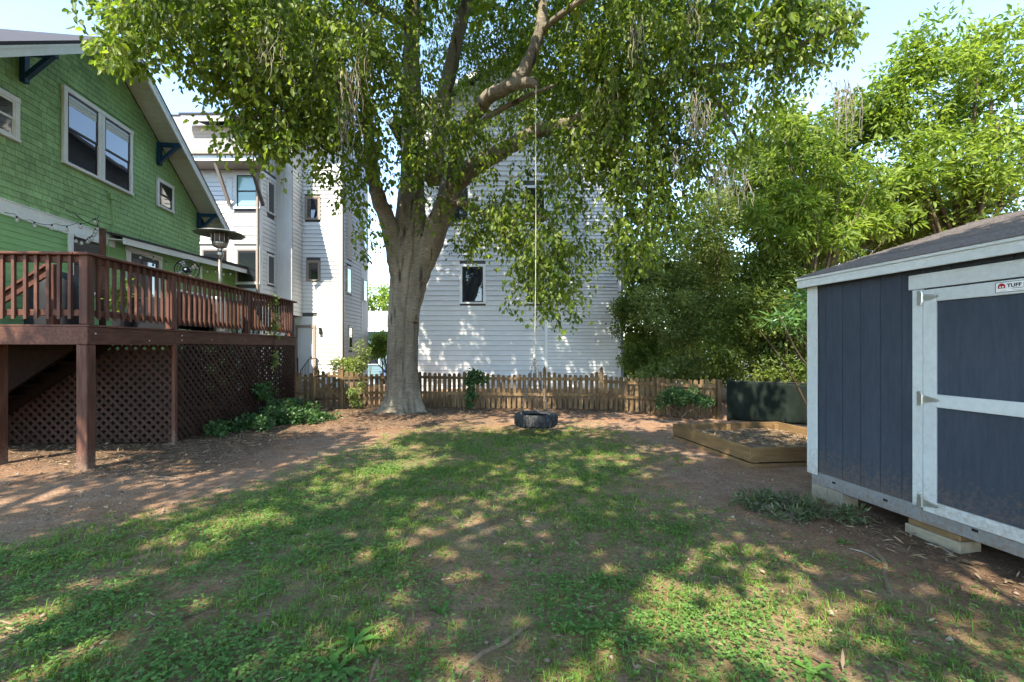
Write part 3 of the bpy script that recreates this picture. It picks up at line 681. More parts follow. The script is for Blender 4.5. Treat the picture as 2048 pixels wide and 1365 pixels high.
# tall lamp post with a shepherd hook
MB().box(-2.32, -2.24, 2.95, 3.03, ZT + .006, ZT + 2.05, .005).build('light_post', M_brownv, deck)
MB().tube([(-2.28, 2.98, ZT + 1.8)] + [(-2.28 + .0, 2.98 - .62 * math.sin(t), ZT + 2.05 + .18 * (1 - math.cos(t))) for t in np.linspace(.1, 1.3, 7)] + [(-2.28, 2.30, ZT + 2.16), (-2.28, 2.22, ZT + 2.19)], .008, 6).build('shepherd_hook', M_black, deck)

# ------------------------------------------------------------------ picket fence and gate
def gz(x, y): return float(ground_z(x, y))
def picket_mesh(h, w=.093):
    h = round(h, 2)
    return shared(('picket', h, w), lambda: MB().prism([(-w / 2, 0, 0), (w / 2, 0, 0), (w / 2, 0, h - .03), (w / 2 - .022, 0, h), (-w / 2 + .022, 0, h), (-w / 2, 0, h - .03)], (0, .018, 0)).mesh('picket', M_picket))
post_finial = lambda h: MB().box(-.048, .048, -.048, .048, -.3, h, .006).lathe([(.05, h), (.056, h + .012), (.036, h + .022), (.034, h + .03), (.052, h + .055), (.05, h + .075), (.028, h + .11), (.006, h + .145)], 8).mesh('post', M_picket)
post_flat = lambda h: MB().box(-.05, .05, -.05, .05, -.3, h, .008).mesh('post', M_picket)
fence = empty('picket_fence', (-1, 12.3, 0), 0, 'low weathered wooden picket fence with scalloped top along the back of the yard', 'fence')
FO = Vector((-1, 12.3, 0))
def fpt(x): return Vector((x, float(fence_y(x)), 0))
posts = [(-6.03, 1), (-5.46, 2), (-4.70, 2), (-2.9, 1), (-1.05, 1), (.88, 2), (2.40, 2), (3.65, 0), (4.78, 0)]
for x, k in posts:
    p = fpt(x); z = gz(p.x, p.y)
    me = shared(('post', k), lambda: post_finial(1.02) if k == 2 else post_flat(1.0 if k else .92))
    link('post', me, fence, (p.x - FO.x, p.y - FO.y, z))
for i in range(len(posts) - 1):
    if i == 1: continue                                   # the gate
    a, b = fpt(posts[i][0]), fpt(posts[i + 1][0]); d = b - a; Lg = d.length; u = d / Lg; ang = math.atan2(u.y, u.x); nrm = Vector((u.y, -u.x, 0))
    hi, lo = (1.03, .90) if posts[i + 1][0] < 2.5 else (.93, .88)
    for zr in (.40, .82 if posts[i + 1][0] < 2.5 else .76):
        p = a + u * .05 + nrm * .03; q = b - u * .05 + nrm * .03
        z0, z1 = gz(p.x, p.y), gz(q.x, q.y)
        MB().bar(p - FO + Vector((0, 0, zr + z0)), q - FO + Vector((0, 0, zr + z1)), .036, .075).build('rail', M_picket, fence)
    n = max(3, round((Lg - .1) / .137))
    for k in range(n):
        t = .05 + (k + .5) * (Lg - .1) / n; p = a + u * t - nrm * .0; f = t / Lg
        h = lo + (hi - lo) * (2 * f - 1) ** 2 + random.uniform(-.012, .012)
        o = link('picket', picket_mesh(h), fence, (p.x - FO.x, p.y - FO.y, gz(p.x, p.y) + .02), rot=(random.uniform(-.01, .01), random.uniform(-.012, .012), ang))
gate = empty('picket_gate', tuple(fpt(-5.08)), 0, 'small wooden picket gate with a crossed brace between two finial posts', 'gate')
for k in range(5):
    f = (k + .5) / 5; x = -.30 + k * .15
    link('picket', picket_mesh(.93 + .10 * abs(2 * f - 1)), gate, (x, 0, .05))
for zr in (.22, .48, .84): MB().box(-.34, .34, -.036, -.002, zr, zr + .075).build('rail', M_picket, gate)
MB().bar((-.33, -.022, .30), (.33, -.022, .84), .022, .07).build('brace', M_picket, gate)
MB().bar((.33, -.046, .30), (-.33, -.046, .84), .022, .07).build('brace', M_picket, gate)
MB().box(-.37, -.2, -.045, -.037, .85, .88).build('hinge', M_bronze, gate); MB().box(-.37, -.2, -.045, -.037, .23, .26).build('hinge', M_bronze, gate)

# ------------------------------------------------------------------ dark screen fence behind the raised bed
scr = empty('screen_fence', (4.9, 10.35, 0), 0, 'dark green privacy mesh stretched along a low fence behind the raised bed', 'fence')
a, b = Vector((0, 0, 0)), Vector((2.6, -1.35, 0)); nu, nzv = 70, 16; vs = []
for i in range(nu + 1):
    for j in range(nzv + 1):
        t = i / nu; h = j / nzv; p = a.lerp(b, t); w = .022 * math.sin(t * 46 + 3 * h) * (1 - h) + .03 * (fbm(t * 9, h * 3, 1.0) - .5) * (1.2 - h)
        edge = -.10 * (1 - h) * (1 if t < .02 else 0)
        vs.append((p.x + .46 * w, p.y + .89 * w, .03 + h * (.86 + .015 * math.sin(t * 9)) + edge))
fs = [(i * (nzv + 1) + j, (i + 1) * (nzv + 1) + j, (i + 1) * (nzv + 1) + j + 1, i * (nzv + 1) + j + 1) for i in range(nu) for j in range(nzv)]
so = MB().add(vs, fs).build('mesh_sheet', M_screen, scr, smooth=True); md = so.modifiers.new('thick', 'SOLIDIFY'); md.thickness = .004
for t in (0, .34, .67, 1): p = a.lerp(b, t); MB().tube([(p.x + .05, p.y + .09, -.2), (p.x + .05, p.y + .09, 1.0)], .022, 8).build('post', M_black, scr)
MB().tube([(a.x + .02, a.y + .04, .90), (b.x + .02, b.y + .04, .90)], .014, 6).build('top_rail', M_black, scr)

# ------------------------------------------------------------------ garden shed
SA = math.atan(.167)
shed = empty('garden_shed', (3.36, 5.12, 0), SA, 'navy blue wooden garden shed with grey trim standing on blocks', 'shed')
SLn, SD = 3.7, 4.5; Z0, Z1 = .283, 2.40; RS = .304
# planks of the front wall between the grooves
y = -.10
k = 0; edges = [-.11] + [-.203 * i for i in range(1, 19) if .203 * i > .13]
for i in range(len(edges) - 1):
    y0, y1 = edges[i + 1], edges[i]
    if y0 < -1.30 and y1 > -2.95:                        # the door opening
        segs = [(Z1 - .10, Z1)] if y1 <= -1.2 else [(Z0, Z1)]
    else: segs = [(Z0, Z1)]
    for za, zb in segs:
        MB().box(0, .016, y0 + .0025, y1 - .0025, za, zb, .003).build('wall_plank', M_navy, shed)
MB().prism([(.017, -.0, Z0), (.017, -SLn, Z0), (.017, -SLn, Z1 + .02), (.017, -.0, Z1 + .02)], (.02, 0, 0)).build('wall_backing', M_navy, shed)
gp = lambda yy: [(.038, yy, Z0), (SD, yy, Z0), (SD, yy, Z1), (SD / 2, yy, Z1 + RS * SD / 2), (.038, yy, Z1 + .01)]
MB().prism(gp(-.02), (0, .018, 0)).build('end_wall', M_navy, shed)
MB().prism(gp(-SLn), (0, .018, 0)).build('end_wall', M_navy, shed)
MB().box(SD - .02, SD, -SLn, 0, Z0, Z1).build('rear_wall', M_navy, shed)
MB().box(.02, SD, -SLn, 0, Z0 - .02, Z0 - .002).build('floor', M_bed, shed)
MB().box(-.020, -.002, -.105, .012, Z0 - .03, Z1 + .0, .003).build('corner_trim', M_shedtrim, shed)
MB().box(-.020, .09, .0125, .03, Z0 - .03, Z1, .003).build('corner_trim', M_shedtrim, shed)
# door: jamb, head, leaf with rails and stiles
MB().box(-.022, -.002, -1.212, -1.125, Z0 - .005, 2.158, .003).build('door_jamb', M_shedtrim, shed)
MB().box(-.022, -.002, -2.99, -2.90, Z0 - .005, 2.158, .003).build('door_jamb', M_shedtrim, shed)
MB().box(-.026, -.002, -3.02, -1.095, 2.163, 2.29, .003).build('door_head', M_shedtrim, shed)
door = MB().box(-.004, .012, -2.895, -1.220, .262, 2.148, .002).build('door', M_navy, shed)
D0, D1 = -1.218, -2.05
for (ya, yb) in ((D0, D1), (-2.065, -2.897)):
    MB().box(-.026, -.0045, ya - .10, ya, .255, 2.15, .003).build('stile', M_shedtrim, door)
    MB().box(-.026, -.0045, yb, yb + .10, .255, 2.15, .003).build('stile', M_shedtrim, door)
    for za, zb in ((.255, .352), (1.155, 1.262), (2.045, 2.15)):
        MB().box(-.0255, -.0046, yb + .1005, ya - .1005, za, zb, .003).build('rail', M_shedtrim, door)
MB().box(-.012, -.003, -1.2185, -1.2125, .26, 2.15).build('seam', M_ink, door)
for z in (2.085, 1.215, .325):
    h = MB().box(-.030, -.0225, -1.205, -1.168, z - .062, z + .062, .002).build('hinge', M_zinc, door)
    MB().tube([(-.034, -1.214, z - .045), (-.034, -1.214, z + .045)], .008, 8).build('hinge_pin', M_zinc, h)
    MB().prism([(-.031, -1.222, z - .033), (-.031, -1.30, z - .018), (-.031, -1.335, z - .012), (-.031, -1.345, z), (-.031, -1.335, z + .012), (-.031, -1.30, z + .018), (-.031, -1.222, z + .033)], (.0045, 0, 0)).build('hinge_strap', M_zinc, h)
    MB().prism([(-.034, -1.222, z - .016), (-.034, -1.32, z - .006), (-.034, -1.32, z + .006), (-.034, -1.222, z + .016)], (.003, 0, 0)).build('strap_rib', M_zinc, h)
    for (yy, zz) in ((-1.18, z + .048), (-1.18, z - .048), (-1.27, z + .012), (-1.33, z)):
        MB().lathe([(.005, 0), (.004, .003)], 8).build('screw', M_zinc, h, (-.0345, yy, zz), rot=(0, -R90, 0))
# maker's label on the top rail
lab = MB().box(-.0295, -.0262, -2.16, -1.735, 2.062, 2.138).build('label_plate', M_label, door)
fr = MB().box(-.0305, -.0296, -2.16, -1.735, 2.135, 2.138).box(-.0305, -.0296, -2.16, -1.735, 2.062, 2.065).box(-.0305, -.0296, -1.738, -1.735, 2.065, 2.135).box(-.0305, -.0296, -2.16, -2.157, 2.065, 2.135).build('label_border', M_ink, lab)
def flat_text(name, txt, size, loc, m, parent, extra=.0, rot=(R90, 0, -R90), sx=1.0):
    cu = bpy.data.curves.new(name, 'FONT'); cu.body = txt; cu.size = size; cu.offset = extra; cu.extrude = .0003; cu.space_character = 1.05
    to = bpy.data.objects.new('tmp_text', cu); COL.objects.link(to); bpy.context.view_layer.update()
    me = bpy.data.meshes.new_from_object(to.evaluated_get(bpy.context.evaluated_depsgraph_get())); bpy.data.objects.remove(to); me.materials.clear(); me.materials.append(m)
    return link(name, me, parent, loc, rot=rot, scale=(sx, 1, 1))
flat_text('lettering', 'TUFF SHED', .036, (-.0302, -1.805, 2.097), M_ink, lab, .0014)
for i, (a_, b_) in enumerate(((-1.83, -1.905), (-1.915, -1.965), (-1.985, -2.06), (-2.07, -2.13))): MB().box(-.0303, -.0297, b_, a_, 2.0855, 2.089).build('small_print', M_ink, lab)
for i, (a_, b_) in enumerate(((-1.76, -1.80), (-1.84, -1.90), (-1.93, -2.02))): MB().box(-.0303, -.0297, b_, a_, 2.0725, 2.0745).build('small_print', M_ink, lab)
bn = [(-.0304, -1.75, 2.092), (-.0304, -1.795, 2.092), (-.0304, -1.795, 2.112), (-.0304, -1.788, 2.124), (-.0304, -1.7725, 2.130), (-.0304, -1.757, 2.124), (-.0304, -1.75, 2.112)]
emb = MB().prism(bn, (.0006, 0, 0)).build('emblem', M_red, lab)
MB().box(-.0312, -.0305, -1.770, -1.760, 2.098, 2.108).box(-.0312, -.0305, -1.786, -1.776, 2.098, 2.108).build('emblem_windows', M_label, emb)
# eave fascia, roof courses
MB().box(-.12, -.095, -SLn - .15, .06, Z1 - .075, Z1 + .008, .003).build('fascia', M_shedtrim, shed)
MB().box(-.135, -.09, -SLn - .16, .07, Z1 + .0085, Z1 + .034, .003).build('drip_edge', M_shedtrim, shed)
MB().box(-.094, -.001, -SLn - .14, .05, Z1 - .02, Z1 - .008).build('soffit', M_shedtrim, shed)
for yy in (.045, -SLn - .165):
    MB().prism([(-.11, yy, Z1 + .03), (SD / 2, yy, Z1 + .03 + RS * (SD / 2 + .15)), (SD / 2, yy, Z1 - .07 + RS * (SD / 2 + .15)), (-.11, yy, Z1 - .07)], (0, .02, 0)).build('rake_trim', M_shedtrim, shed)
run = SD / 2 + .13; nrow = 24; sth = run / nrow; zr0 = Z1 + .036
course = MB().add([(0, 0, .011), (0, SLn + .265, .011), (0, SLn + .265, 0), (0, 0, 0), (sth + .02, 0, RS * (sth + .02) + .002), (sth + .02, SLn + .265, RS * (sth + .02) + .002), (sth + .02, SLn + .265, RS * sth), (sth + .02, 0, RS * sth)],
                  [(0, 3, 2, 1), (4, 5, 6, 7), (0, 1, 5, 4), (1, 2, 6, 5), (2, 3, 7, 6), (3, 0, 4, 7)]).mesh('shingle_course', M_sroof)
for i in range(nrow): link('shingle_course', course, shed, (-.14 + i * sth, -SLn - .18 + random.uniform(-.004, .004), zr0 + RS * i * sth))
MB().prism([(SD / 2 - .005, -SLn - .18, zr0 + RS * run), (SD + .18, -SLn - .18, zr0), (SD + .18, -SLn - .18, zr0 + .02), (SD / 2 - .005, -SLn - .18, zr0 + RS * run + .02)], (0, SLn + .265, 0)).build('rear_roof', M_sroof, shed)
# skid, slots, blocks
MB().box(.004, .05, -SLn, -.01, .14, Z0 - .003, .004).build('skid', M_skid, shed)
MB().box(1.4, 1.45, -SLn, -.01, .14, Z0 - .021).build('skid', M_skid, shed); MB().box(3.2, 3.25, -SLn, -.01, .14, Z0 - .021).build('skid', M_skid, shed)
for yy in (-.30, -.86, -1.58, -2.3, -3.0): MB().box(.0025, .006, yy - .022, yy + .022, .212, .234, .001).build('slot', M_ink, shed)  # black boxes on the skid paint in the dark of open slots
for yy in (-.45, -.62, -1.25, -1.38, -1.95, -2.05): MB().lathe([(.006, 0), (.005, .004)], 8).build('rivet', M_skid, shed, (.004, yy, .2), rot=(0, -R90, 0))
blocks = [(.0, .20, -.22, -.01, -.08, .139, M_block), (.0, .20, -.40, -.222, -.08, .139, M_block), (.0, .20, -1.48, -1.07, .088, .139, M_bed), (-.012, .20, -1.49, -1.05, -.08, .087, M_block), (1.2, 1.6, -.4, 0, -.08, .139, M_block), (0, .2, -3.6, -3.2, -.08, .139, M_block), (3.0, 3.4, -.4, 0, -.08, .139, M_block)]
for x0, x1, y0, y1, z0, z1, m_ in blocks: MB().box(x0, x1, y0, y1, z0, z1, .006).build('foundation_block', m_, shed)

# ------------------------------------------------------------------ raised bed
bed = empty('raised_bed', (4.1, 7.35, 0), 0, 'low square raised garden bed of weathered boards beside the shed', 'garden bed')
bc = [Vector(p) - Vector((4.1, 7.35, 0)) for p in ((3.29, 6.25, 0), (5.30, 6.45, 0), (4.96, 8.50, 0), (2.93, 8.30, 0))]
for i in range(4):
    p, q = bc[i], bc[(i + 1) % 4]; d = (q - p).normalized(); nin = Vector((-d.y, d.x, 0)) * .022
    e = .0 if i % 2 == 0 else .044
    for z, h in ((-.02, .165), (.180, .205)):
        MB().bar(p + d * e + nin + Vector((0, 0, z)), q - d * e + nin + Vector((0, 0, z)), .04, h - .006).build('board', M_bed, bed)
    c = p + d * .10 + Vector((-d.y, d.x, 0)) * .085
    MB().box(c.x - .04, c.x + .04, c.y - .04, c.y + .04, -.05, .25, .004).build('corner_post', M_bed, bed)
mid = (bc[2] + bc[3]) / 2; MB().box(mid.x - .04, mid.x + .04, mid.y - .13, mid.y - .045, -.05, .27, .004).build('stake', M_bed, bed)
n_ = 26; vs = []
for i in range(n_ + 1):
    for j in range(n_ + 1):
        u_, v_ = .02 + .96 * i / n_, .02 + .96 * j / n_; p = bc[0].lerp(bc[1], u_).lerp(bc[3].lerp(bc[2], u_), v_)
        vs.append((p.x, p.y, .13 + .06 * fbm(p.x, p.y, 2.2)))
bed_soil = MB().add(vs, [(i * (n_ + 1) + j, (i + 1) * (n_ + 1) + j, (i + 1) * (n_ + 1) + j + 1, i * (n_ + 1) + j + 1) for i in range(n_) for j in range(n_)]).build('soil', M_chip, bed, smooth=True)

# ------------------------------------------------------------------ tyre swing
TC = Vector((.462, 8.75, .285))
swing = empty('tyre_swing', tuple(TC), 0, 'black tractor tyre swing hanging flat by a rope and chains', 'tyre swing')
prof = [(.245, -.075), (.275, -.105), (.33, -.118), (.375, -.105), (.398, -.06), (.400, 0), (.398, .06), (.375, .105), (.33, .118), (.275, .105), (.245, .075), (.262, .072), (.29, .095), (.35, .085), (.37, .0), (.35, -.085), (.29, -.095), (.262, -.072)]
MB().lathe(prof, 48, close=True).build('tyre_body', M_tyre, swing, smooth=True)
lug_lo = MB().prism([(.392, -.030, -.085), (.392, .018, -.085), (.392, .042, .012), (.392, .012, .012)], (.026, 0, 0)).prism([(.345, -.034, -.117), (.345, .012, -.117), (.394, .018, -.083), (.394, -.030, -.083)], (.018, 0, -.008)).mesh('tread_lug', M_tyre)
lug_hi = MB().prism([(.392, -.030, .085), (.392, .018, .085), (.392, .042, -.012), (.392, .012, -.012)][::-1], (.026, 0, 0)).prism([(.345, -.034, .117), (.345, .012, .117), (.394, .018, .083), (.394, -.030, .083)][::-1], (.018, 0, .008)).mesh('tread_lug', M_tyre)
for k in range(20):
    link('tread_lug', lug_lo, swing, rz=2 * math.pi * k / 20); link('tread_lug', lug_hi, swing, rz=2 * math.pi * (k + .5) / 20)
knot = P(1069, 714, 8.75) - TC; top = P(1073, 172, 8.75) - TC
MB().tube([knot + (top - knot) * t + Vector((.01 * math.sin(t * 5), 0, 0)) for t in np.linspace(0, 1, 14)], .0075, 6).build('rope', M_rope, swing)
MB().lathe([(.012, -.05), (.026, -.02), (.03, .01), (.02, .04), (.012, .06)], 8, tuple(knot)).build('knot', M_rope, swing)
def chain(p, q, parent, name='chain', r=.0075, m=None):
    b = MB(); d = q - p; n = max(4, int(d.length / .042)); u = d.normalized(); a = u.cross(Vector((.2, 1, .1))).normalized(); c = u.cross(a)
    for i in range(n):
        o = p + d * ((i + .5) / n); s_ = a if i % 2 else c
        b.tube([o + u * (.03 * math.cos(t)) + s_ * (.016 * math.sin(t)) for t in np.linspace(0, 2 * math.pi, 9)], r * .7, 4, cap=False)
    return b.build(name, m or M_chain, parent)
for th in (200, 320, 80):
    e = Vector((.31 * math.cos(math.radians(th)), .31 * math.sin(math.radians(th)), .118)); ch = chain(knot, e, swing)
    MB().tube([e + Vector((0, 0, .02)), e - Vector((0, 0, .03))], .012, 8).build('eye_bolt', M_zinc, ch)

# ------------------------------------------------------------------ things on the deck and the house
hx = P(440, 600, 9.7); heater = empty('patio_heater', (hx.x, 9.7, 1.97), 0, 'tall steel patio heater with wide round hat on the deck', 'patio heater')
MB().lathe([(.22, 0), (.22, .02), (.20, .04), (.20, .72), (.18, .76), (.03, .78)], 24).build('base', M_steel, heater, smooth=False)
MB().tube([(0, 0, .77), (0, 0, 1.62)], .034, 14).build('pole', M_steel, heater, smooth=True)
MB().lathe([(.04, 1.60), (.07, 1.66), (.07, 1.72), (.045, 1.76), (.045, 1.80), (.13, 1.84), (.15, 1.90), (.15, 1.93)], 20).build('valve_box', M_steel, heater, smooth=False)
MB().lathe([(.155, 1.925), (.165, 1.99), (.17, 2.10), (.165, 2.13)], 28).build('burner_screen', M_bronze, heater)
for k in range(12): MB().tube([(.168 * math.cos(k * .5236), .168 * math.sin(k * .5236), 1.93), (.172 * math.cos(k * .5236), .172 * math.sin(k * .5236), 2.13)], .005, 5).build('screen_rib', M_steel, heater)
MB().lathe([(.02, 2.20), (.18, 2.185), (.36, 2.155), (.48, 2.11), (.482, 2.105), (.36, 2.14), (.18, 2.17), (.02, 2.18)], 36).build('hat', M_steel, heater, smooth=True)
fx_ = P(373, 540, 10.5); fan = empty('pedestal_fan', (fx_.x, 10.5, 1.97), .35, 'black round pedestal fan on the deck in front of the green wall', 'fan')
zc = fx_.z - 1.97
MB().lathe([(.22, 0), (.21, .03), (.03, .05)], 20).build('base', M_black, fan); MB().tube([(0, .08, .04), (0, .08, zc - .05)], .016, 8).build('pole', M_black, fan)
MB().lathe([(.07, -.06), (.08, 0), (.06, .1)], 14).build('motor', M_black, fan, (0, .05, zc), rot=(-R90, 0, 0))
for rr in (.06, .12, .18, .245): MB().tube([(rr * math.cos(t), -.07 + .10 * (rr / .245) ** 2, zc + rr * math.sin(t)) for t in np.linspace(0, 2 * math.pi, 33)], .006 if rr < .24 else .012, 5, cap=False).build('cage_ring', M_black, fan)
for k in range(16): t = k * math.pi / 8; MB().tube([(.03 * math.cos(t), -.07, zc + .03 * math.sin(t)), (.15 * math.cos(t), -.05, zc + .15 * math.sin(t)), (.245 * math.cos(t), .03, zc + .245 * math.sin(t))], .003, 4).build('cage_wire', M_black, fan)
for k in range(4): t = k * R90 + .4; c_, s_ = math.cos(t), math.sin(t); MB().prism([(.03 * c_, -.01, zc + .03 * s_), (.2 * c_ - .08 * s_, .0, zc + .2 * s_ + .08 * c_), (.22 * c_ + .03 * s_, .02, zc + .22 * s_ - .03 * c_), (.04 * c_ + .02 * s_, .01, zc + .04 * s_ - .02 * c_)], (0, .006, 0)).build('blade', M_steel, fan)
MB().lathe([(.028, 0), (.02, .02)], 12).build('hub', M_zinc, fan, (0, -.07, zc), rot=(R90, 0, 0))
so_ = empty('outdoor_sofa', (-6.75, 9.4, 1.97), .1, 'dark outdoor sofa with grey cushions behind the deck railing', 'sofa')
MB().box(-.4, .42, -.95, .95, .10, .22, .01).build('seat_frame', M_black, so_)
for yy in (-.97, .93): MB().box(-.42, .42, yy, yy + .05, .0, .62, .01).build('arm', M_black, so_)
MB().box(.38, .43, -.92, .92, .22, .74, .01).build('back_frame', M_black, so_)
for yy in (-.90, -.30, .31): MB().box(-.38, .24, yy, yy + .59, .222, .38, .04).build('seat_cushion', M_cushion, so_)
for yy in (-.90, -.30, .31): MB().box(.245, .376, yy, yy + .59, .30, .80, .04).build('back_cushion', M_cushion, so_)
ch_ = empty('patio_chair', (-7.75, 10.3, 1.97), -.5, 'black metal patio chair beside the back door', 'chair')
MB().box(-.24, .24, -.24, .24, .43, .46, .01).build('seat', M_black, ch_)
for sx in (-.22, .22):
    MB().tube([(sx, -.22, 0), (sx, -.23, .43)], .012, 6).build('leg', M_black, ch_); MB().tube([(sx, .24, 0), (sx, .22, .43), (sx, .30, .92)], .012, 6).build('leg', M_black, ch_)
    MB().tube([(sx * 1.1, -.22, .43), (sx * 1.1, -.20, .65), (sx * 1.1, .24, .66)], .012, 6).build('arm', M_black, ch_)
for k in range(6): MB().tube([(-.20 + k * .08, .22, .46), (-.20 + k * .08, .295, .9)], .007, 5).build('back_slat', M_black, ch_)
MB().tube([(-.22, .30, .92), (0, .31, .95), (.22, .30, .92)], .012, 6).build('top_rail', M_black, ch_)
gr = empty('covered_grill', (-8.05, 8.05, 1.97), .1, 'barbecue grill under a dark fitted cover behind the deck stair rail', 'grill')
vs = []; lv = [(.36, .28, .0), (.36, .29, .35), (.35, .27, .62), (.33, .25, .82), (.24, .19, .98), (.10, .08, 1.03)]; ns = 24
for a_, b_, z in lv:
    for k in range(ns):
        t = 2 * math.pi * k / ns; r = 1 / max(abs(math.cos(t)), abs(math.sin(t))) ** .6; w = 1 + .035 * math.sin(7 * t + z * 5) * (1 - z * .8)
        vs.append((a_ * r * w * math.cos(t), b_ * r * w * math.sin(t), z))
MB().add(vs, [(i * ns + k, i * ns + (k + 1) % ns, (i + 1) * ns + (k + 1) % ns, (i + 1) * ns + k) for i in range(len(lv) - 1) for k in range(ns)] + [tuple((len(lv) - 1) * ns + k for k in range(ns))]).build('cover', M_pot, gr, smooth=True)
for xx in (-.25, .25): MB().tube([(xx, -.26, .05), (xx, -.30, .05)], .05, 12).build('wheel', M_black, gr)
pl = empty('potted_plant', (-7.15, 8.35, 1.97), 0, 'yellow green leafy plant in a dark pot on the deck', 'plant')
MB().lathe([(.13, 0), (.17, .30), (.18, .30), (.18, .33), (.155, .33), (.15, .28)], 18).build('pot', M_pot, pl)
n = 160; pp = RNG.normal(size=(n, 3)) * np.array([.10, .10, .16]) + np.array([0, 0, .60]); leaves('foliage', pp, rand_dir(n) + np.array([0, 0, -.2]), rand_dir(n) + np.array([0, 0, 1]), np.full(n, .12), np.full(n, .06), M_leafB, pl)
MB().tube([(0, 0, .28), (.02, 0, .5), (0, .02, .75)], .012, 6).build('stem', M_twig, pl)
def string_lights(name, pts, label, per=.21):
    pts = [Vector(p) for p in pts]; root = empty(name, tuple(pts[0]), 0, label, 'string lights', None); o0 = pts[0]
    dense = []
    for i in range(len(pts) - 1):
        for t in np.linspace(0, 1, 6, endpoint=False): p = pts[i].lerp(pts[i + 1], t); dense.append(p - Vector((0, 0, .05 * math.sin(math.pi * t))))
    dense.append(pts[-1]); MB().tube([p - o0 for p in dense], .005, 5).build('wire', M_black, root)
    sock = shared('socket', lambda: MB().lathe([(.012, 0), (.014, -.03), (.012, -.035)], 8).mesh('socket', M_black)); bulb = shared('bulb', lambda: MB().lathe([(.012, 0), (.026, -.03), (.03, -.05), (.022, -.072), (.005, -.08)], 10).mesh('bulb', M_bulb, True))
    acc = 0
    for i in range(1, len(dense)):
        acc += (dense[i] - dense[i - 1]).length
        if acc > per: acc = 0; s_ = link('socket', sock, root, dense[i] - o0); link('bulb', bulb, s_, (0, 0, -.034))
string_lights('string_lights', [P(-30, 405, 8.0), P(28, 428, 8.2), P(60, 440, 8.4), P(112, 448, 8.7), P(155, 446, 8.9), P(190, 437, 9.05), P(197, 432, 9.08)], 'string of clear bulbs sagging along the green wall to the deck post')
string_lights('string_lights', [P(198, 440, 9.08), P(190, 458, 9.2), P(178, 474, 9.4), P(160, 478, 9.3), P(148, 468, 9.2)], 'short bunch of clear bulbs hanging beside the deck light post', .10)
def H2W(x, y, z):
    c, s_ = math.cos(HA), math.sin(HA); return Vector((-9.42 + x * c - y * s_, 10.47 + x * s_ + y * c, z))
string_lights('string_lights', [H2W(.30, .3, 4.02), H2W(.30, 1.3, 4.04), H2W(.34, 2.3, 4.05), H2W(.40, 3.2, 4.12), H2W(.42, 4.2, 4.2), H2W(.42, 5.2, 4.28)], 'string of clear bulbs under the porch eave above the back door', .34)
def floods(loc, rz, label, m, tilt=-.5, s=1.0):
    f = empty('floodlight', tuple(loc), rz, label, 'floodlight', 'outdoor twin floodlights')
    MB().lathe([(.05 * s, 0), (.05 * s, .03)], 14).build('mount', m, f, rot=(R90, 0, 0))
    for sx in (-1, 1):
        MB().tube([(0, -.03, 0), (sx * .07 * s, -.07 * s, .01)], .012 * s, 6).build('arm', m, f)
        h = MB().lathe([(.025 * s, -.09 * s), (.045 * s, -.06 * s), (.085 * s, .0), (.088 * s, .02 * s), (.08 * s, .02 * s)], 16).build('lamp_head', m, f, (sx * .10 * s, -.11 * s, .0), rot=(R90 + tilt * -.2, 0, sx * .25), smooth=False)
        MB().lathe([(.076 * s, .018 * s), (.04 * s, .028 * s), (.005, .03 * s)], 16).build('lens', M_bulb, h)
floods(H2W(.02, 1.35, 4.30), HA + R90, 'pale twin floodlight above the back door of the green house', M_trim)
floods(H2W(.40, 8.35, 4.42), HA + R90, 'dark twin floodlight at the far end of the porch eave', M_bronze, .6)

# ------------------------------------------------------------------ white townhouse on the left
th = empty('white_townhouse', (-9.4, 18, 0), 0, 'tall white townhouse with grey shingle roof and stepped bays behind the deck', 'house')
TO = Vector((-9.4, 18, 0))
def T(x, y, z=0): return (x - TO.x, y - TO.y, z)
def tbox(name, m, x0, x1, y0, y1, z0, z1, b=0): return MB().box(x0 - TO.x, x1 - TO.x, y0 - TO.y, y1 - TO.y, z0, z1, b).build(name, m, th)
tbox('wall', M_lapshadow, -15, -9.4, 17.0, 24, -.5, 8.45); tbox('wall', M_lapshadow, -9.39, -8.77, 18.17, 24, 2.98, 10.6); tbox('wall', M_lapshadow, -9.39, -9.1, 18.17, 24, -.5, 2.97)
tbox('wall', M_lapshadow, -9.09, -7.05, 19.01, 22.2, -.5, 10.6)
# bay C front boards, trim, windows
wc = [(-10.26, -9.51, 6.92, 8.1), (-10.26, -9.51, 4.1, 5.33), (-11.55, -10.6, 4.1, 5.33), (-12.9, -12.1, 6.92, 8.1)]
hC = [(a - .12, b + .12, c - .07, d + .12) for a, b, c, d in wc] + [(-10.64, -10.44, 0, 9)]
siding(th, -15, -9.52, .1, 8.0, .165, M_white, T(0, 17.0)[:2], 0, hC)
for a, b, c, d in wc: window(th, T((a + b) / 2, 16.998, c), 0, b - a, d - c, .12, M_wtrim, M_sash if c > 6 else M_tan, G_mint if c > 6 else G_dark, hung=(c > 6))
tbox('trim_board', M_wtrim, -10.64, -10.44, 16.975, 16.999, .1, 8.0, .004); tbox('corner_board', M_wtrim, -9.52, -9.385, 16.97, 16.999, .1, 8.3, .004); tbox('frieze_board', M_wtrim, -15, -9.53, 16.97, 16.999, 8.01, 8.30, .004)
tbox('downspout', M_tan, -9.50, -9.43, 16.88, 16.96, .1, 8.2, .01)
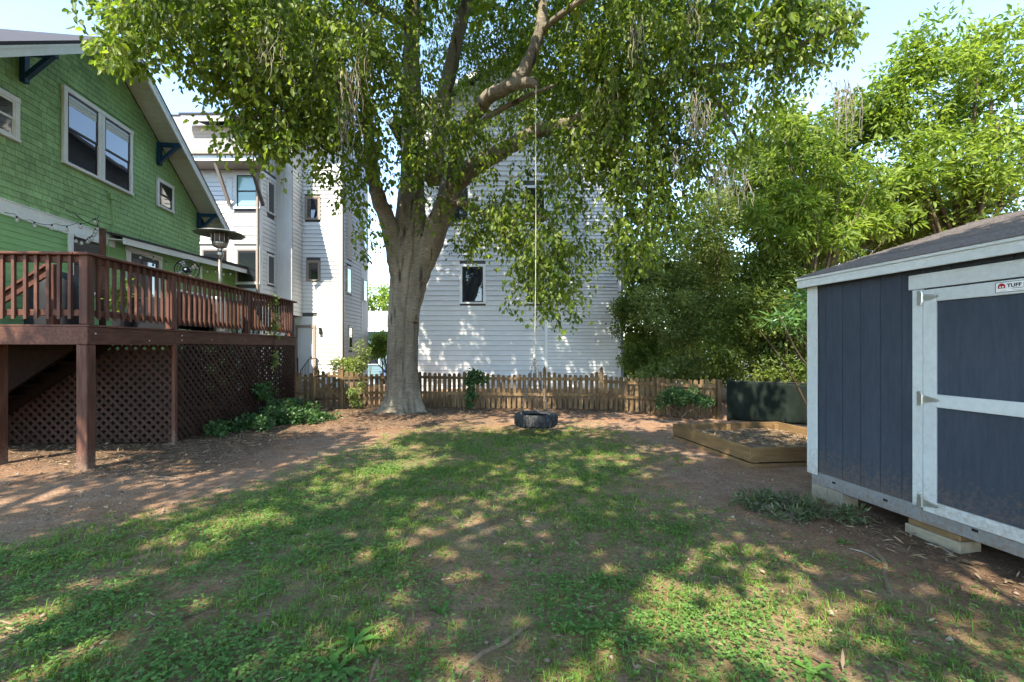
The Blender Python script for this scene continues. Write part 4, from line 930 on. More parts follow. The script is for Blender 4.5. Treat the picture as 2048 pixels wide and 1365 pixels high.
# bay C side (faces right)
hS = [(17.42, 17.98, 6.85, 8.15), (17.42, 17.98, 4.1, 5.3)]
siding(th, 17.12, 18.15, .1, 9.6, .165, M_white, T(-9.4, 0)[:2] , R90, [(a, b, c, d) for a, b, c, d in hS]) if False else None
thS = [(a - TO.y, b - TO.y, c, d) for a, b, c, d in hS]
siding(th, 17.13 - TO.y, 18.15 - TO.y, .1, 8.3, .165, M_white, (0, 0), R90, thS)
for a, b, c, d in hS: window(th, T(-9.398, (a + b) / 2, c + .06), R90, b - a - .14, d - c - .14, .07, M_wtrim, M_tan, G_dark, hung=False)
tbox('corner_board', M_wtrim, -9.399, -9.37, 17.0, 17.12, .1, 8.3, .004)
# panel bay B: tall boards with battens
for i in range(4): tbox('panel', M_white2, -9.39 + i * .156, -9.39 + i * .156 + .148, 18.135, 18.169, .0 if i < 2 else 2.98, 10.6, .003)
for i in range(5): tbox('batten', M_white2, -9.405 + i * .156, -9.385 + i * .156, 18.115, 18.134, .0 if i < 2 else 2.98, 10.6, .003)
siding(th, 18.18 - TO.y, 19.0 - TO.y, 2.98, 10.6, .165, M_white, T(-8.77, 0)[0:1] + (0,), R90, [])
MB().lathe([(.05, 0), (.05, .04), (.03, .05)], 10).build('vent_cap', M_wtrim, th, T(-8.75, 18.6, 4.85 + 1.6), rot=(0, R90, 0))
# block A front
wA = [(-8.58, -8.06, 7.05, 7.92), (-8.52, -8.06, 4.50, 5.24)]
dA = (-8.92, -8.26, .35, 2.55)
siding(th, -9.09 - TO.x, -7.17 - TO.x, .0, 10.6, .165, M_white, (0, 19.01 - TO.y), 0, [(a - .07 - TO.x, b + .07 - TO.x, c - .04, d + .07) for a, b, c, d in wA] + [(-9.09 - TO.x, -8.14 - TO.x, 0, 2.98)])
for a, b, c, d in wA: window(th, T((a + b) / 2, 19.006, c), 0, b - a, d - c, .07, M_tan, M_tan, G_dark, hung=False)
ed = MB().box(-.42, -.33, -.055, 0, 0, 2.2).box(.31, .42, -.06, 0, 0, 2.2).box(-.42, .42, -.065, 0, 2.2, 2.32).build('door', M_tan, th, T(-8.60, 19.006, .30))
MB().box(-.33, .31, -.035, .0, 0, 2.2).build('door_leaf', M_white2, ed)
for z0_, z1_ in ((.2, .9), (1.05, 1.95)): MB().box(-.24, .22, -.043, -.0355, z0_, z1_, .004).build('door_panel', M_white2, ed)
MB().lathe([(.03, 0), (.02, .05), (.035, .07)], 10).build('door_knob', M_bronze, ed, (.24, -.02, .98), rot=(R90, 0, 0))
tbox('trim_board', M_wtrim, -9.085, -8.14, 18.985, 19.0085, 2.66, 2.975, .004); tbox('door_surround', M_wtrim, -9.085, -8.14, 18.99, 19.0085, .0, 2.655, .004)
MB().box(-.05, .05, -.10, 0, -.12, .12, .01).box(-.03, .03, -.14, -.02, .12, .16).build('sconce', M_bronze, th, T(-7.98, 19.0, 2.35))
MB().box(-.06, .06, -.06, 0, -.06, .06, .01).lathe([(.03, -.02), (.03, .02)], 10, (0, -.07, 0)).build('hose_bib_box', M_wtrim, th, T(-7.75, 19.0, .62))
tbox('stoop', M_conc, -9.05, -8.1, 18.2, 19.0, -.3, .30, .01)
for xx in (-8.92, -8.12):
    hr = MB().tube([T(xx, 17.5, .0), T(xx, 17.5, .80), T(xx, 18.2, 1.22), T(xx, 18.95, 1.24), T(xx, 18.95, .3)], .02, 6).build('handrail', M_black, th)
    for k in range(5): MB().tube([T(xx, 17.65 + k * .13, .1), T(xx, 17.65 + k * .13, .88 + k * .078)], .008, 5).build('spindle', M_black, hr)
tbox('corner_board', M_wtrim, -7.17, -7.06, 18.975, 19.009, 0, 10.6, .004); tbox('corner_board', M_wtrim, -7.049, -7.025, 18.985, 19.10, 0, 10.6, .004)
tbox('downspout', M_bronze, -7.055, -6.99, 18.90, 18.97, .0, 10.6, .008)
# block A side (faces right)
hA = [(19.35, 19.95, 5.5, 8.2), (19.35, 19.95, 3.98, 5.18), (19.55, 20.05, 1.55, 2.62)]
siding(th, 19.11 - TO.y, 21.2 - TO.y, 0, 10.6, .165, M_grey, (-7.05 - TO.x, 0), R90, [(a - TO.y, b - TO.y, c, d) for a, b, c, d in hA])
for a, b, c, d in hA[1:]: window(th, T(-7.048, (a + b) / 2, c + .05), R90, b - a - .12, d - c - .12, .06, M_wtrim, M_tan, G_dark, hung=False)
sh_ = tbox('louvre_frame', M_wtrim, -7.05, -7.03, 19.36, 19.94, 5.5, 8.2)
for k in range(24): MB().box(.006, .03, -.27, .27, 0, .06).build('louvre_slat', M_grey, th, T(-7.04, 19.65, 5.55 + k * .11), rot=(0, .4, 0))
for i in range(3): tbox('panel', M_grey, -7.05, -7.02, 21.21 + i * .33, 21.21 + i * .33 + .32, 0, 10.6, .004)
window(th, T(-7.018, 21.72, 3.9), R90, .5, 1.0, .05, M_wtrim, M_tan, G_dark, hung=False); window(th, T(-7.018, 21.72, 6.4), R90, .5, 1.2, .05, M_wtrim, M_tan, G_dark, hung=False)
# roof with eave, struts and dormer
RS2 = .83
MB().prism([T(-16, 16.15, 8.50), T(-16, 20.1, 8.50 + RS2 * 3.95), T(-16, 20.1, 8.62 + RS2 * 3.95), T(-16, 16.15, 8.62)], (7.0, 0, 0)).build('roof', M_lroof, th)
MB().prism([T(-16, 24.1, 8.50), T(-16, 20.11, 8.50 + RS2 * 3.95), T(-16, 20.11, 8.62 + RS2 * 3.95), T(-16, 24.1, 8.62)][::-1], (7.0, 0, 0)).build('roof', M_lroof, th)
tbox('ridge_cap', M_roof, -16, -9.0, 20.03, 20.18, 8.61 + RS2 * 3.95, 8.67 + RS2 * 3.95)
tbox('fascia', M_wtrim, -16, -9.0, 16.12, 16.149, 8.30, 8.56, .004); tbox('gutter', M_tan, -16, -9.0, 16.02, 16.119, 8.50, 8.61, .01); tbox('soffit', M_tan, -16, -9.0, 16.15, 16.97, 8.31, 8.335)
for xx in (-10.52, -9.28, -12.4, -14): MB().bar(T(xx - .05, 16.2, 8.28), T(xx + .02, 16.93, 6.95), .09, .10, (1, 0, 0)).build('strut', M_tan if xx < -10 else M_bronze, th)
MB().prism([T(-9.41, 17.0, 8.30), T(-9.41, 24, 8.30), T(-9.41, 20.1, 8.3 + RS2 * 3.5), ], (-.03, 0, 0)).build('gable_wall', M_white, th)
dm = tbox('dormer', M_grey, -12.35, -10.75, 17.55, 19.2, 9.45, 10.25)
MB().box(-12.45 - TO.x, -10.65 - TO.x, 17.1 - TO.y, 17.14 - TO.y, 10.20, 10.42).build('dormer_fascia', M_wtrim, dm); MB().prism([T(-12.5, 17.05, 10.42), T(-12.5, 19.4, 10.95), T(-12.5, 19.4, 11.02), T(-12.5, 17.05, 10.49)], (1.9, 0, 0)).build('dormer_roof', M_roof, dm)
for i in range(5): MB().box(-12.34 - TO.x, -10.76 - TO.x, 17.53 - TO.y, 17.549 - TO.y, 9.46 + i * .15, 9.46 + i * .15 + .14).build('siding_board', M_tan, dm)
tbox('flat_roof', M_roof, -9.45, -6.95, 18.05, 24, 10.6, 10.75)

# ------------------------------------------------------------------ white gabled house behind the fence
wh = empty('white_gabled_house', (0, 16.5, 0), 0, 'tall white lap sided house with few dark windows behind the picket fence', 'house')
WX0, WX1 = -3.9, 3.99; gw = lambda x: 12.05 - .57 * abs(x - .04)
MB().prism([(WX0, .001, -.3), (WX1, .001, -.3), (WX1, .001, gw(WX1)), (.04, .001, 12.05), (WX0, .001, gw(WX0))], (0, 9, 0)).build('wall', M_lapshadow, wh)
wW = [(-1.80, -1.05, 3.32, 4.6), (.55, 1.15, 3.32, 4.6), (.48, 1.16, 6.2, 7.45), (-2.3, -1.6, 6.2, 7.45)]
hl = [(a - .095, b + .095, c - .055, d + .095) for a, b, c, d in wW]
siding(wh, WX0 + .12, 1.18, .12, 12, .181, M_grey, (0, 0), 0, hl, top=gw)
siding(wh, 1.30, WX1 - .15, .12, 12, .125, M_grey, (0, 0), 0, [], top=gw)
MB().box(1.185, 1.295, -.028, 0, .1, 11.3, .004).build('trim_board', M_wtrim, wh); MB().box(WX0 - .02, WX0 + .115, -.028, 0, .1, 9.7, .004).build('corner_board', M_wtrim, wh); MB().box(WX1 - .145, WX1 - .04, -.028, 0, .1, 9.7, .004).build('corner_board', M_wtrim, wh)
MB().box(WX1 - .038, WX1 + .04, -.07, .0, -.2, 9.6, .01).build('downspout', M_skid, wh)
for a, b, c, d in wW: window(wh, ((a + b) / 2, .0, c), 0, b - a, d - c, .095, M_wtrim, M_sash, G_dark, hung=False, proud=.04)
for sg in (-1, 1):
    xe = .04 + sg * 4.45; pts = [(.04, -.45, 12.10), (xe, -.45, 12.10 - .57 * 4.41), (xe, -.45, 12.25 - .57 * 4.41), (.04, -.45, 12.25)]
    MB().prism(pts if sg > 0 else pts[::-1], (0, 10, 0)).build('roof', M_roof, wh)
    pts = [(.04, -.47, 12.24), (xe, -.47, 12.24 - .57 * 4.41), (xe, -.47, 12.02 - .57 * 4.41), (.04, -.47, 12.02)]
    MB().prism(pts[::-1] if sg > 0 else pts, (0, .019, 0)).build('rake_board', M_wtrim, wh)
for x in (-.10, .12):
    MB().box(x - .07, x + .07, -.07, -.01, 7.85, 7.99, .01).box(x - .05, x + .05, -.10, -.07, 7.86, 7.96, .006).build('wall_vent', M_wtrim, wh)
MB().box(WX0, WX1, -.03, .0, -.3, .115).build('foundation', M_conc, wh)
MB().tube([(-.4, -.12, .38), (-.4, -.04, .42), (-.4, -.02, .2)], .03, 8).build('pipe', M_skid, wh); MB().tube([(2.4, -.12, .40), (2.4, -.04, .44), (2.4, -.02, .2)], .03, 8).build('pipe', M_skid, wh)

# ------------------------------------------------------------------ far things in the gap between the houses
fb = empty('teal_bungalow', (-10.3, 36, 0), 0, 'distant low teal building with a pale roof seen between the houses', 'house')
MB().box(-4, 4, 0, 6, -1.2, 3.2).build('wall', M_teal, fb)
MB().prism([(-4.6, -.5, 3.15), (-4.6, 3, 4.75), (-4.6, 3, 4.85), (-4.6, -.5, 3.25)], (9.2, 0, 0)).build('roof', M_lroof, fb)
MB().box(-4.6, 4.6, -.56, -.51, 2.95, 3.27).build('fascia', M_trim, fb)
for i in range(18): MB().box(-3.98, 3.98, -.02, 0, -1 + i * .2, -.985 + i * .2 + .17).build('siding_board', M_teal, fb)
aw = MB().box(.1, 2.6, -1.5, 0, 2.35, 2.52).build('awning', M_black, fb); MB().bar((.4, -1.4, 2.55), (1.2, 0, 3.1), .03, .03).build('tie_rod', M_black, aw)
window(fb, (-.7, -.02, .4), 0, .9, 1.2, .1)
car = empty('parked_car', (-7.55, 28, -1.0), 0, 'white car parked beyond the fence, half hidden by the tree trunk', 'car')
cs = [(-.92, .45), (-.95, .75), (-.90, 1.02), (.90, 1.02), (.95, .75), (.92, .45)]
bd = MB(); secs = [(0, .86, .38, .80), (.18, .94, .30, .90), (1.1, .97, .28, 1.02), (1.9, .97, .28, 1.06), (4.2, .96, .28, 1.08), (4.5, .90, .38, .98)]; vs = []
for y, hw, z0, z1 in secs: vs += [(-hw, y, z0), (-hw * 1.02, y, (z0 + z1) / 2), (-hw * .93, y, z1), (hw * .93, y, z1), (hw * 1.02, y, (z0 + z1) / 2), (hw, y, z0)]
bd.add(vs, [(i * 6 + k, i * 6 + (k + 1) % 6, (i + 1) * 6 + (k + 1) % 6, (i + 1) * 6 + k) for i in range(len(secs) - 1) for k in range(6)] + [tuple(range(6))[::-1], tuple(range(30, 36))])
bd.build('body', M_car, car, smooth=False)
cb = [(-.86, 1.25, 1.03), (.86, 1.25, 1.03), (.66, 1.95, 1.66), (-.66, 1.95, 1.66), (-.88, 4.3, 1.05), (.88, 4.3, 1.05), (.68, 3.9, 1.68), (-.68, 3.9, 1.68)]
MB().add(cb, [(0, 1, 2, 3), (5, 4, 7, 6), (3, 2, 6, 7), (1, 5, 6, 2), (4, 0, 3, 7)]).build('cabin', M_car, car)
MB().add([(-.76, 1.315, 1.10), (.76, 1.315, 1.10), (.60, 1.86, 1.60), (-.60, 1.86, 1.60)], [(0, 1, 2, 3)]).build('windscreen', G_dark, car, (0, -.012, .0))
for sx in (-1, 1):
    MB().box(sx * .62 - .16, sx * .62 + .16, -.01, .08, .66, .80, .03).build('headlight', M_bulb, car)
    MB().box(sx * .98 - .09, sx * .98 + .09, 1.45, 1.55, 1.05, 1.2, .03).build('mirror', M_car, car)
    for y in (.85, 3.55):
        w_ = MB().lathe([(.20, -.1), (.33, -.1), (.34, -.06), (.34, .06), (.33, .1), (.20, .1)], 20).build('wheel', M_tyre, car, (sx * .86, y, .34), rot=(0, R90, 0)); MB().lathe([(.2, -.08), (.2, .08)], 14).build('rim', M_zinc, w_)
MB().box(-.45, .45, -.012, .05, .48, .62, .02).build('grille', M_black, car)

# ------------------------------------------------------------------ the big weeping tree
def spline(pts, n):
    """Catmull-Rom through (Vector, radius)"""
    P_ = [Vector(p[0]) for p in pts]; R_ = [p[1] for p in pts]; out = []; rad = []; m = len(P_)
    for i in range(m - 1):
        p0, p1, p2, p3 = P_[max(i - 1, 0)], P_[i], P_[i + 1], P_[min(i + 2, m - 1)]
        for k in range(n):
            t = k / n; out.append(.5 * ((2 * p1) + (p2 - p0) * t + (2 * p0 - 5 * p1 + 4 * p2 - p3) * t * t + (3 * p1 - p0 - 3 * p2 + p3) * t ** 3)); rad.append(R_[i] + (R_[i + 1] - R_[i]) * t)
    out.append(P_[-1]); rad.append(R_[-1]); return out, rad
tree = empty('weeping_tree', (TREE.x, TREE.y, 0), 0, 'large grey trunked tree with drooping leafy branches in the middle of the yard', 'tree')
TV = Vector((TREE.x, TREE.y, 0))
def limb(pts, name='branch', n=6, sides=12, parent=tree, org=TV, wob=.02):
    path, rad = spline(pts, n)
    path = [p + Vector((random.uniform(-1, 1), random.uniform(-1, 1), random.uniform(-1, 1))) * wob * min(1, r * 8) for p, r in zip(path, rad)]
    return MB().tube([p - org for p in path], rad, sides).build(name, M_bark, parent, smooth=True)
# trunk: lathe along a spline with root flare and flutes
tp = [(P(806, 838, 11.3), .46), (P(806, 800, 11.3), .42), (P(806, 750, 11.3), .405), (P(805, 690, 11.3), .40), (P(808, 620, 11.3), .415), (P(813, 575, 11.3), .44), (P(816, 540, 11.3), .46), (P(819, 500, 11.3), .45), (P(821, 455, 11.4), .41), (P(822, 410, 11.5), .36), (P(823, 360, 11.7), .31)]
path, rad = spline(tp, 14); vs = []; ns = 96; zbase = path[0].z
for i, (p, r) in enumerate(zip(path, rad)):
    h = max(0, p.z); fl = math.exp(-h / .30)
    fork = max(0, (p.z - 3.0) / 1.6)
    for k in range(ns):
        t = 2 * math.pi * k / ns
        lobes = .5 + .5 * math.cos(5 * t + .6) ; l2 = .5 + .5 * math.cos(3 * t + 2.2)
        rr = r * .96 * (1 + fl * (.18 + .85 * lobes ** 2.2 * (.6 + .4 * l2)) - .05 * (1 - fl) * (abs(math.cos(2.5 * t + .3 + .15 * h))) ** 10 - .035 * math.exp(-((math.sin((t - 5.35) / 2)) / .06) ** 2) * (1 - fl))
        rr *= 1 + .02 * math.sin(t * 7 + h * 3) + .012 * math.sin(t * 11 - h * 9)
        rr -= .05 * math.exp(-((math.sin((t - 5.0 - .05 * h) / 2)) / .05) ** 2) + .055 * math.exp(-((math.sin((t - 4.45 + .04 * h) / 2)) / .04) ** 2) * (1 if h < 2.2 else math.exp(-(h - 2.2)))
        rr += .007 * math.sin(h * 46 + 2.5 * math.sin(3 * t + h * 2) + 4 * math.sin(t * 2)) * (.4 + .6 * math.exp(-h / 1.4)) + .010 * math.sin(t * 17 + 3 * math.sin(h * 4)) * math.exp(-h / .8) + random.uniform(-.003, .003)
        sx = .97 + .06 * min(fork, 1)
        vs.append(p - TV + Vector((rr * sx * math.cos(t), rr * .95 * math.sin(t), -.12 * fl * (1 - lobes) if i == 0 else 0)))
m_ = len(path)
MB().add(vs, [(i * ns + k, i * ns + (k + 1) % ns, (i + 1) * ns + (k + 1) % ns, (i + 1) * ns + k) for i in range(m_ - 1) for k in range(ns)] + [tuple((m_ - 1) * ns + k for k in range(ns))]).build('trunk', M_bark, tree, smooth=True)
B1 = limb([(P(806, 590, 11.2), .25), (P(797, 530, 11.15), .25), (P(783, 470, 11.1), .215), (P(762, 410, 11.0), .19), (P(745, 350, 10.8), .16), (P(738, 280, 10.6), .14), (P(730, 200, 10.3), .12), (P(715, 90, 9.9), .09), (P(690, -40, 9.4), .06)], sides=16)
B2 = limb([(P(823, 400, 11.55), .33), (P(823, 330, 11.9), .285), (P(824, 200, 12.2), .25), (P(822, 80, 12.5), .21), (P(826, -60, 12.8), .17), (P(835, -260, 13), .10)], sides=18)
B3 = limb([(P(818, 650, 11.2), .20), (P(828, 600, 11.15), .21), (P(839, 550, 11.1), .25), (P(859, 495, 11.1), .28), (P(886, 425, 11.1), .275), (P(912, 368, 11.0), .25), (P(955, 330, 10.8), .22), (P(1008, 300, 10.6), .18), (P(1070, 265, 10.3), .15), (P(1160, 240, 10.0), .13), (P(1260, 195, 9.7), .115), (P(1360, 150, 9.5), .10), (P(1500, 125, 9.3), .08), (P(1640, 72, 9.1), .06), (P(1730, 20, 9.0), .03)], sides=18)
B4 = limb([(P(889, 420, 11.15), .24), (P(905, 340, 11.1), .20), (P(925, 270, 10.7), .17), (P(972, 200, 9.9), .15), (P(1015, 174, 9.35), .14), (P(1045, 146, 9.2), .13), (P(1066, 104, 9.2), .12), (P(1082, 50, 9.2), .11), (P(1092, -60, 9.2), .08), (P(1130, -200, 9.0), .04)], sides=14)
B5 = limb([(P(1012, 176, 9.35), .11), (P(1040, 168, 9.0), .105), (P(1072, 166, 8.78), .095)], name='cut_stub', sides=14)
MB().lathe([(.097, 0), (.09, .006), (.05, .004), (.005, .002)], 14, tuple(P(1072, 166, 8.78) - TV)).build('cut_face', M_found, tree) if False else None
B6 = limb([(P(866, 360, 11.7), .24), (P(878, 270, 12.0), .22), (P(890, 190, 12.2), .20), (P(912, 90, 12.4), .18), (P(937, -10, 12.6), .16), (P(970, -170, 12.8), .10)], sides=14)
B7 = limb([(P(900, 405, 10.9), .09), (P(932, 409, 10.5), .075), (P(962, 424, 10.2), .062), (P(984, 442, 10.0), .055), (P(1012, 431, 9.8), .045), (P(1050, 427, 9.6), .035), (P(1100, 440, 9.5), .02)], sides=8)
B8 = limb([(P(980, 440, 10.0), .05), (P(1020, 465, 9.8), .04), (P(1070, 505, 9.6), .03), (P(1105, 545, 9.5), .02), (P(1120, 600, 9.4), .012)], sides=8)
B9 = limb([(P(824, 230, 12.1), .14), (P(780, 120, 11.2), .13), (P(700, 60, 10.0), .11), (P(580, 10, 8.6), .09), (P(430, -40, 7.4), .06), (P(250, -60, 6.6), .03)], sides=10)
B10 = limb([(P(738, 270, 10.6), .08), (P(690, 190, 9.8), .07), (P(620, 130, 8.9), .05), (P(540, 90, 8.2), .03)], sides=8)
B11 = limb([(P(925, 275, 10.7), .08), (P(985, 230, 10.0), .065), (P(1050, 195, 9.5), .045), (P(1110, 170, 9.2), .025)], sides=8)
B12 = limb([(P(1070, 265, 10.3), .07), (P(1150, 260, 9.6), .055), (P(1230, 300, 9.1), .04), (P(1290, 380, 8.9), .02)], sides=8)
B13 = limb([(P(1360, 150, 9.5), .06), (P(1430, 200, 9.0), .04), (P(1480, 290, 8.8), .02)], sides=8)
B14 = limb([(P(1082, 60, 9.2), .07), (P(1180, -10, 8.0), .06), (P(1280, -60, 7.0), .05), (P(1400, -150, 5.6), .03)], sides=8)
B15 = limb([(P(830, -40, 12.7), .12), (Vector((-2.2, 9.5, 10.6)), .10), (Vector((-1.6, 6.5, 11.0)), .08), (Vector((-1.0, 3.6, 10.2)), .05)], sides=8)
B16 = limb([(P(822, 60, 12.4), .12), (Vector((-4.0, 10.0, 10.0)), .10), (Vector((-4.6, 7.0, 10.3)), .08), (Vector((-4.6, 4.2, 9.4)), .05)], sides=8)
# hanging leafy strands: (px, py, half width, half height, depth from, to, strands, length, leaves per metre)
REG = [
    (265, 10, 80, 70, 6.2, 7.4, 75, .75, 20), (225, 85, 35, 45, 6.2, 7.0, 26, .35, 22), (275, 120, 40, 30, 6.3, 7.2, 14, .35, 20), (360, 30, 80, 60, 6.5, 8.0, 80, .8, 20), (460, 40, 90, 70, 6.8, 8.6, 110, .9, 20), (420, 140, 70, 40, 7.0, 8.2, 45, .45, 20),
    (500, 170, 50, 60, 7.0, 8.2, 70, .8, 22), (520, 250, 40, 50, 7.0, 8.0, 50, .65, 22), (545, 285, 35, 30, 7.2, 8.0, 22, .45, 22), (580, 90, 100, 100, 7.0, 9.4, 170, 1.0, 20), (620, 200, 80, 70, 7.5, 9.4, 95, .9, 20), (600, 270, 70, 40, 7.6, 9.0, 45, .55, 20), (690, 120, 80, 110, 7.8, 10.0, 150, 1.1, 20), (690, 250, 60, 60, 8.2, 10.0, 70, .8, 20),
    (655, 350, 45, 30, 8.4, 9.6, 14, .5, 18), (700, 400, 40, 30, 8.8, 10.0, 14, .5, 18), (745, 480, 30, 50, 9.8, 10.8, 16, .5, 18), (720, 330, 40, 40, 9.0, 10.4, 26, .6, 20),
    (760, 60, 70, 90, 9.6, 12.0, 62, 1.1, 20), (870, 70, 80, 90, 12.7, 14.6, 100, 1.0, 20), (800, 210, 70, 90, 9.0, 10.6, 95, 1.0, 22), (855, 270, 60, 80, 9.0, 10.6, 80, .9, 22), (820, 340, 60, 50, 9.2, 10.6, 55, .7, 20), (925, 260, 70, 60, 8.8, 10.0, 60, .8, 22), (960, 310, 55, 60, 8.8, 9.9, 45, .8, 22), (850, 420, 40, 40, 10.0, 10.9, 16, .5, 20),
    (990, 60, 90, 90, 12.8, 14.6, 140, 1.1, 20), (1080, 90, 90, 110, 11.0, 14.5, 180, 1.2, 20), (1000, 180, 80, 60, 11.5, 14.5, 90, 1.0, 20), (1120, 210, 80, 60, 10.0, 13.5, 120, 1.1, 20), (1130, 290, 80, 40, 9.0, 11.5, 70, .8, 20), (1170, 60, 70, 110, 9.0, 12.5, 130, 1.2, 20),
    (935, 470, 40, 40, 9.8, 10.6, 32, .6, 20), (960, 420, 60, 25, 9.6, 10.4, 26, .6, 20), (1000, 450, 40, 40, 9.4, 10.2, 36, .8, 20), (1050, 470, 50, 50, 9.2, 10.0, 50, 1.0, 20), (1090, 540, 50, 50, 9.1, 9.9, 52, 1.1, 20), (1130, 520, 40, 50, 9.1, 9.8, 30, .9, 20), (1105, 610, 25, 30, 9.2, 9.7, 22, .9, 20), (1170, 470, 30, 60, 9.1, 9.8, 14, .6, 16), (1080, 400, 90, 40, 9.2, 10.6, 44, .7, 20), (1180, 350, 50, 40, 9.0, 10.4, 40, .8, 20),
    (1235, 100, 60, 130, 8.2, 11.0, 170, 1.2, 20), (1230, 260, 45, 80, 8.5, 10.5, 90, 1.0, 20), (1285, 250, 50, 110, 8.5, 10.5, 130, 1.2, 20), (1285, 400, 42, 70, 8.6, 9.8, 80, 1.1, 20), (1270, 480, 35, 50, 8.6, 9.6, 40, .9, 20), (1345, 440, 30, 40, 8.8, 9.8, 24, .7, 18),
    (1330, 60, 70, 90, 8.2, 10.5, 120, 1.0, 20), (1400, 80, 60, 90, 8.2, 10.0, 80, .9, 18), (1390, 220, 60, 80, 8.5, 10.0, 70, .8, 18), (1440, 200, 50, 60, 8.5, 9.8, 45, .7, 18), (1440, 320, 55, 45, 8.6, 9.8, 40, .6, 18), (1370, 330, 50, 50, 8.6, 9.8, 50, .8, 18), (1480, 120, 50, 50, 8.6, 9.8, 36, .6, 18),
    (1560, 40, 60, 55, 8.4, 9.6, 75, .6, 20), (1640, 30, 60, 45, 8.4, 9.6, 80, .5, 20), (1690, 50, 35, 45, 8.4, 9.4, 36, .4, 20), (1570, 110, 50, 40, 8.6, 9.6, 40, .7, 18), (1560, 180, 40, 40, 8.8, 9.6, 22, .6, 18), (1520, 250, 45, 50, 8.8, 9.8, 26, .6, 18), (1630, 110, 40, 30, 8.6, 9.4, 20, .4, 18),
]
# unseen crown above the frame, placed to shade lawn and white house: (x, y, z, rx, ry, rz, strands)
TOPS = [(-5.9, 11.0, 10.3, 1.8, 1.6, 1.1, 70), (-4.6, 11.0, 14.6, 3.4, 2.6, 2.0, 190), (-1.6, 11.2, 15.2, 3.6, 2.6, 2.0, 190), (-3.4, 9.4, 12.8, 3.6, 2.2, 1.6, 150), (.8, 10.6, 12.6, 2.6, 2.2, 1.6, 110), (-5.8, 9.8, 12.2, 2.2, 2.2, 1.6, 90), (-2.8, 11.6, 17.2, 2.8, 2.2, 1.4, 110), (-2.4, 11, 12.5, 4.5, 3.5, 1.8, 150), (-1.5, 8.5, 10.6, 3.2, 2.6, 1.2, 130), (-4.6, 7.2, 9.9, 2.4, 2.4, 1.0, 60), (-1.2, 5.6, 9.8, 2.4, 2.2, 1.1, 50), (1.6, 7.0, 9.3, 2.2, 2.2, 1.0, 50), (2.2, 9.5, 10.6, 2.6, 2.4, 1.2, 90), (-4.2, 4.6, 8.9, 1.8, 1.6, .8, 30), (1.6, 4.6, 8.2, 1.6, 1.6, .7, 46), (-1.4, 3.4, 8.6, 1.8, 1.4, .7, 30), (4.2, 9.0, 9.0, 1.8, 1.6, .9, 50)]
starts = []; lens = []; dens = []
for px, py, rx, ry, ya, yb, n, ln, dn in REG:
    for _ in range(int(n * (.5 if (770 < px < 1000 and py < 440 and ya < 10.2) else .95))):
        while True:
            a_, b_ = random.uniform(-1, 1), random.uniform(-1, 1)
            if a_ * a_ + b_ * b_ < 1: break
        Y = random.uniform(ya, yb); l = ln * random.uniform(.5, 1.3)
        p = P(px + a_ * rx, py + b_ * ry, Y); starts.append((p.x, p.y, p.z + l * .35)); lens.append(l); dens.append(dn)
n_front = len(starts)
for x, y, z, rx, ry, rz, n in TOPS:
    for _ in range(int(n * (1.3 if z > 12 else 1.0))):
        d = rand_dir(1)[0] * random.random() ** .4; starts.append((x + d[0] * rx, y + d[1] * ry, z + d[2] * rz)); lens.append(random.uniform(.5, 1.3)); dens.append(13 if z < 12 else 11)
starts = np.array(starts); lens = np.array(lens); ns_ = len(starts)
tt = np.linspace(0, 1, 7); az = RNG.uniform(0, 2 * np.pi, ns_)
out = np.stack([np.cos(az), np.sin(az), np.zeros(ns_)], 1)
sp = RNG.uniform(.12, .75, ns_)[:, None, None]
paths = starts[:, None, :] + out[:, None, :] * (lens[:, None, None] * sp * np.sin(tt * 1.9)[None, :, None]) + np.array([0, 0, -1.0])[None, None] * (lens[:, None, None] * ((tt ** 1.35)[None, :, None] * RNG.uniform(.55, 1.0, ns_)[:, None, None]) - .12 * np.sin(np.pi * tt)[None, :, None] * lens[:, None, None])
paths[:, 1:] += RNG.normal(size=paths[:, 1:].shape) * np.array([.03, .03, .012])
twigs_mesh('twigs', paths - np.array(TV)[None, None], RNG.uniform(.0035, .007, ns_), M_bark, tree)
lp = []; ld = []; ll = []; lr = []
for i in range(ns_):
    big = 1.0 if i < n_front else 2.1; k = int(lens[i] * dens[i]) + 6; t = RNG.uniform(.08, 1, k) * 6; j = np.minimum(t.astype(int), 5); f = (t - j)[:, None]
    p = paths[i, j] * (1 - f) + paths[i, j + 1] * f
    # side sprigs: leaves stand off the twig
    side = rand_dir(k) * np.array([1, 1, .55]); off = RNG.uniform(0, .19, k)[:, None] * side + np.array([0, 0, -.04])
    lp.append(p + off); ld.append(side * .75 + np.array([0, 0, -.85]) + RNG.normal(size=(k, 3)) * .25)
    ll.append(RNG.uniform(.065, .14, k) * big * RNG.uniform(.78, 1.22)); lr.append(np.clip(RNG.normal(.44, .2, k) + RNG.normal(0, .2), 0, 1))
lp = np.concatenate(lp); ld = np.concatenate(ld); ll = np.concatenate(ll); lr = np.concatenate(lr); nl = len(lp)
leaves('crown', lp - np.array(TV), ld, rand_dir(nl) + np.array([0, -.3, .9]), ll, ll * RNG.uniform(.5, .66, nl), M_leafA, tree, rnd=lr)
print('main tree leaves', nl)
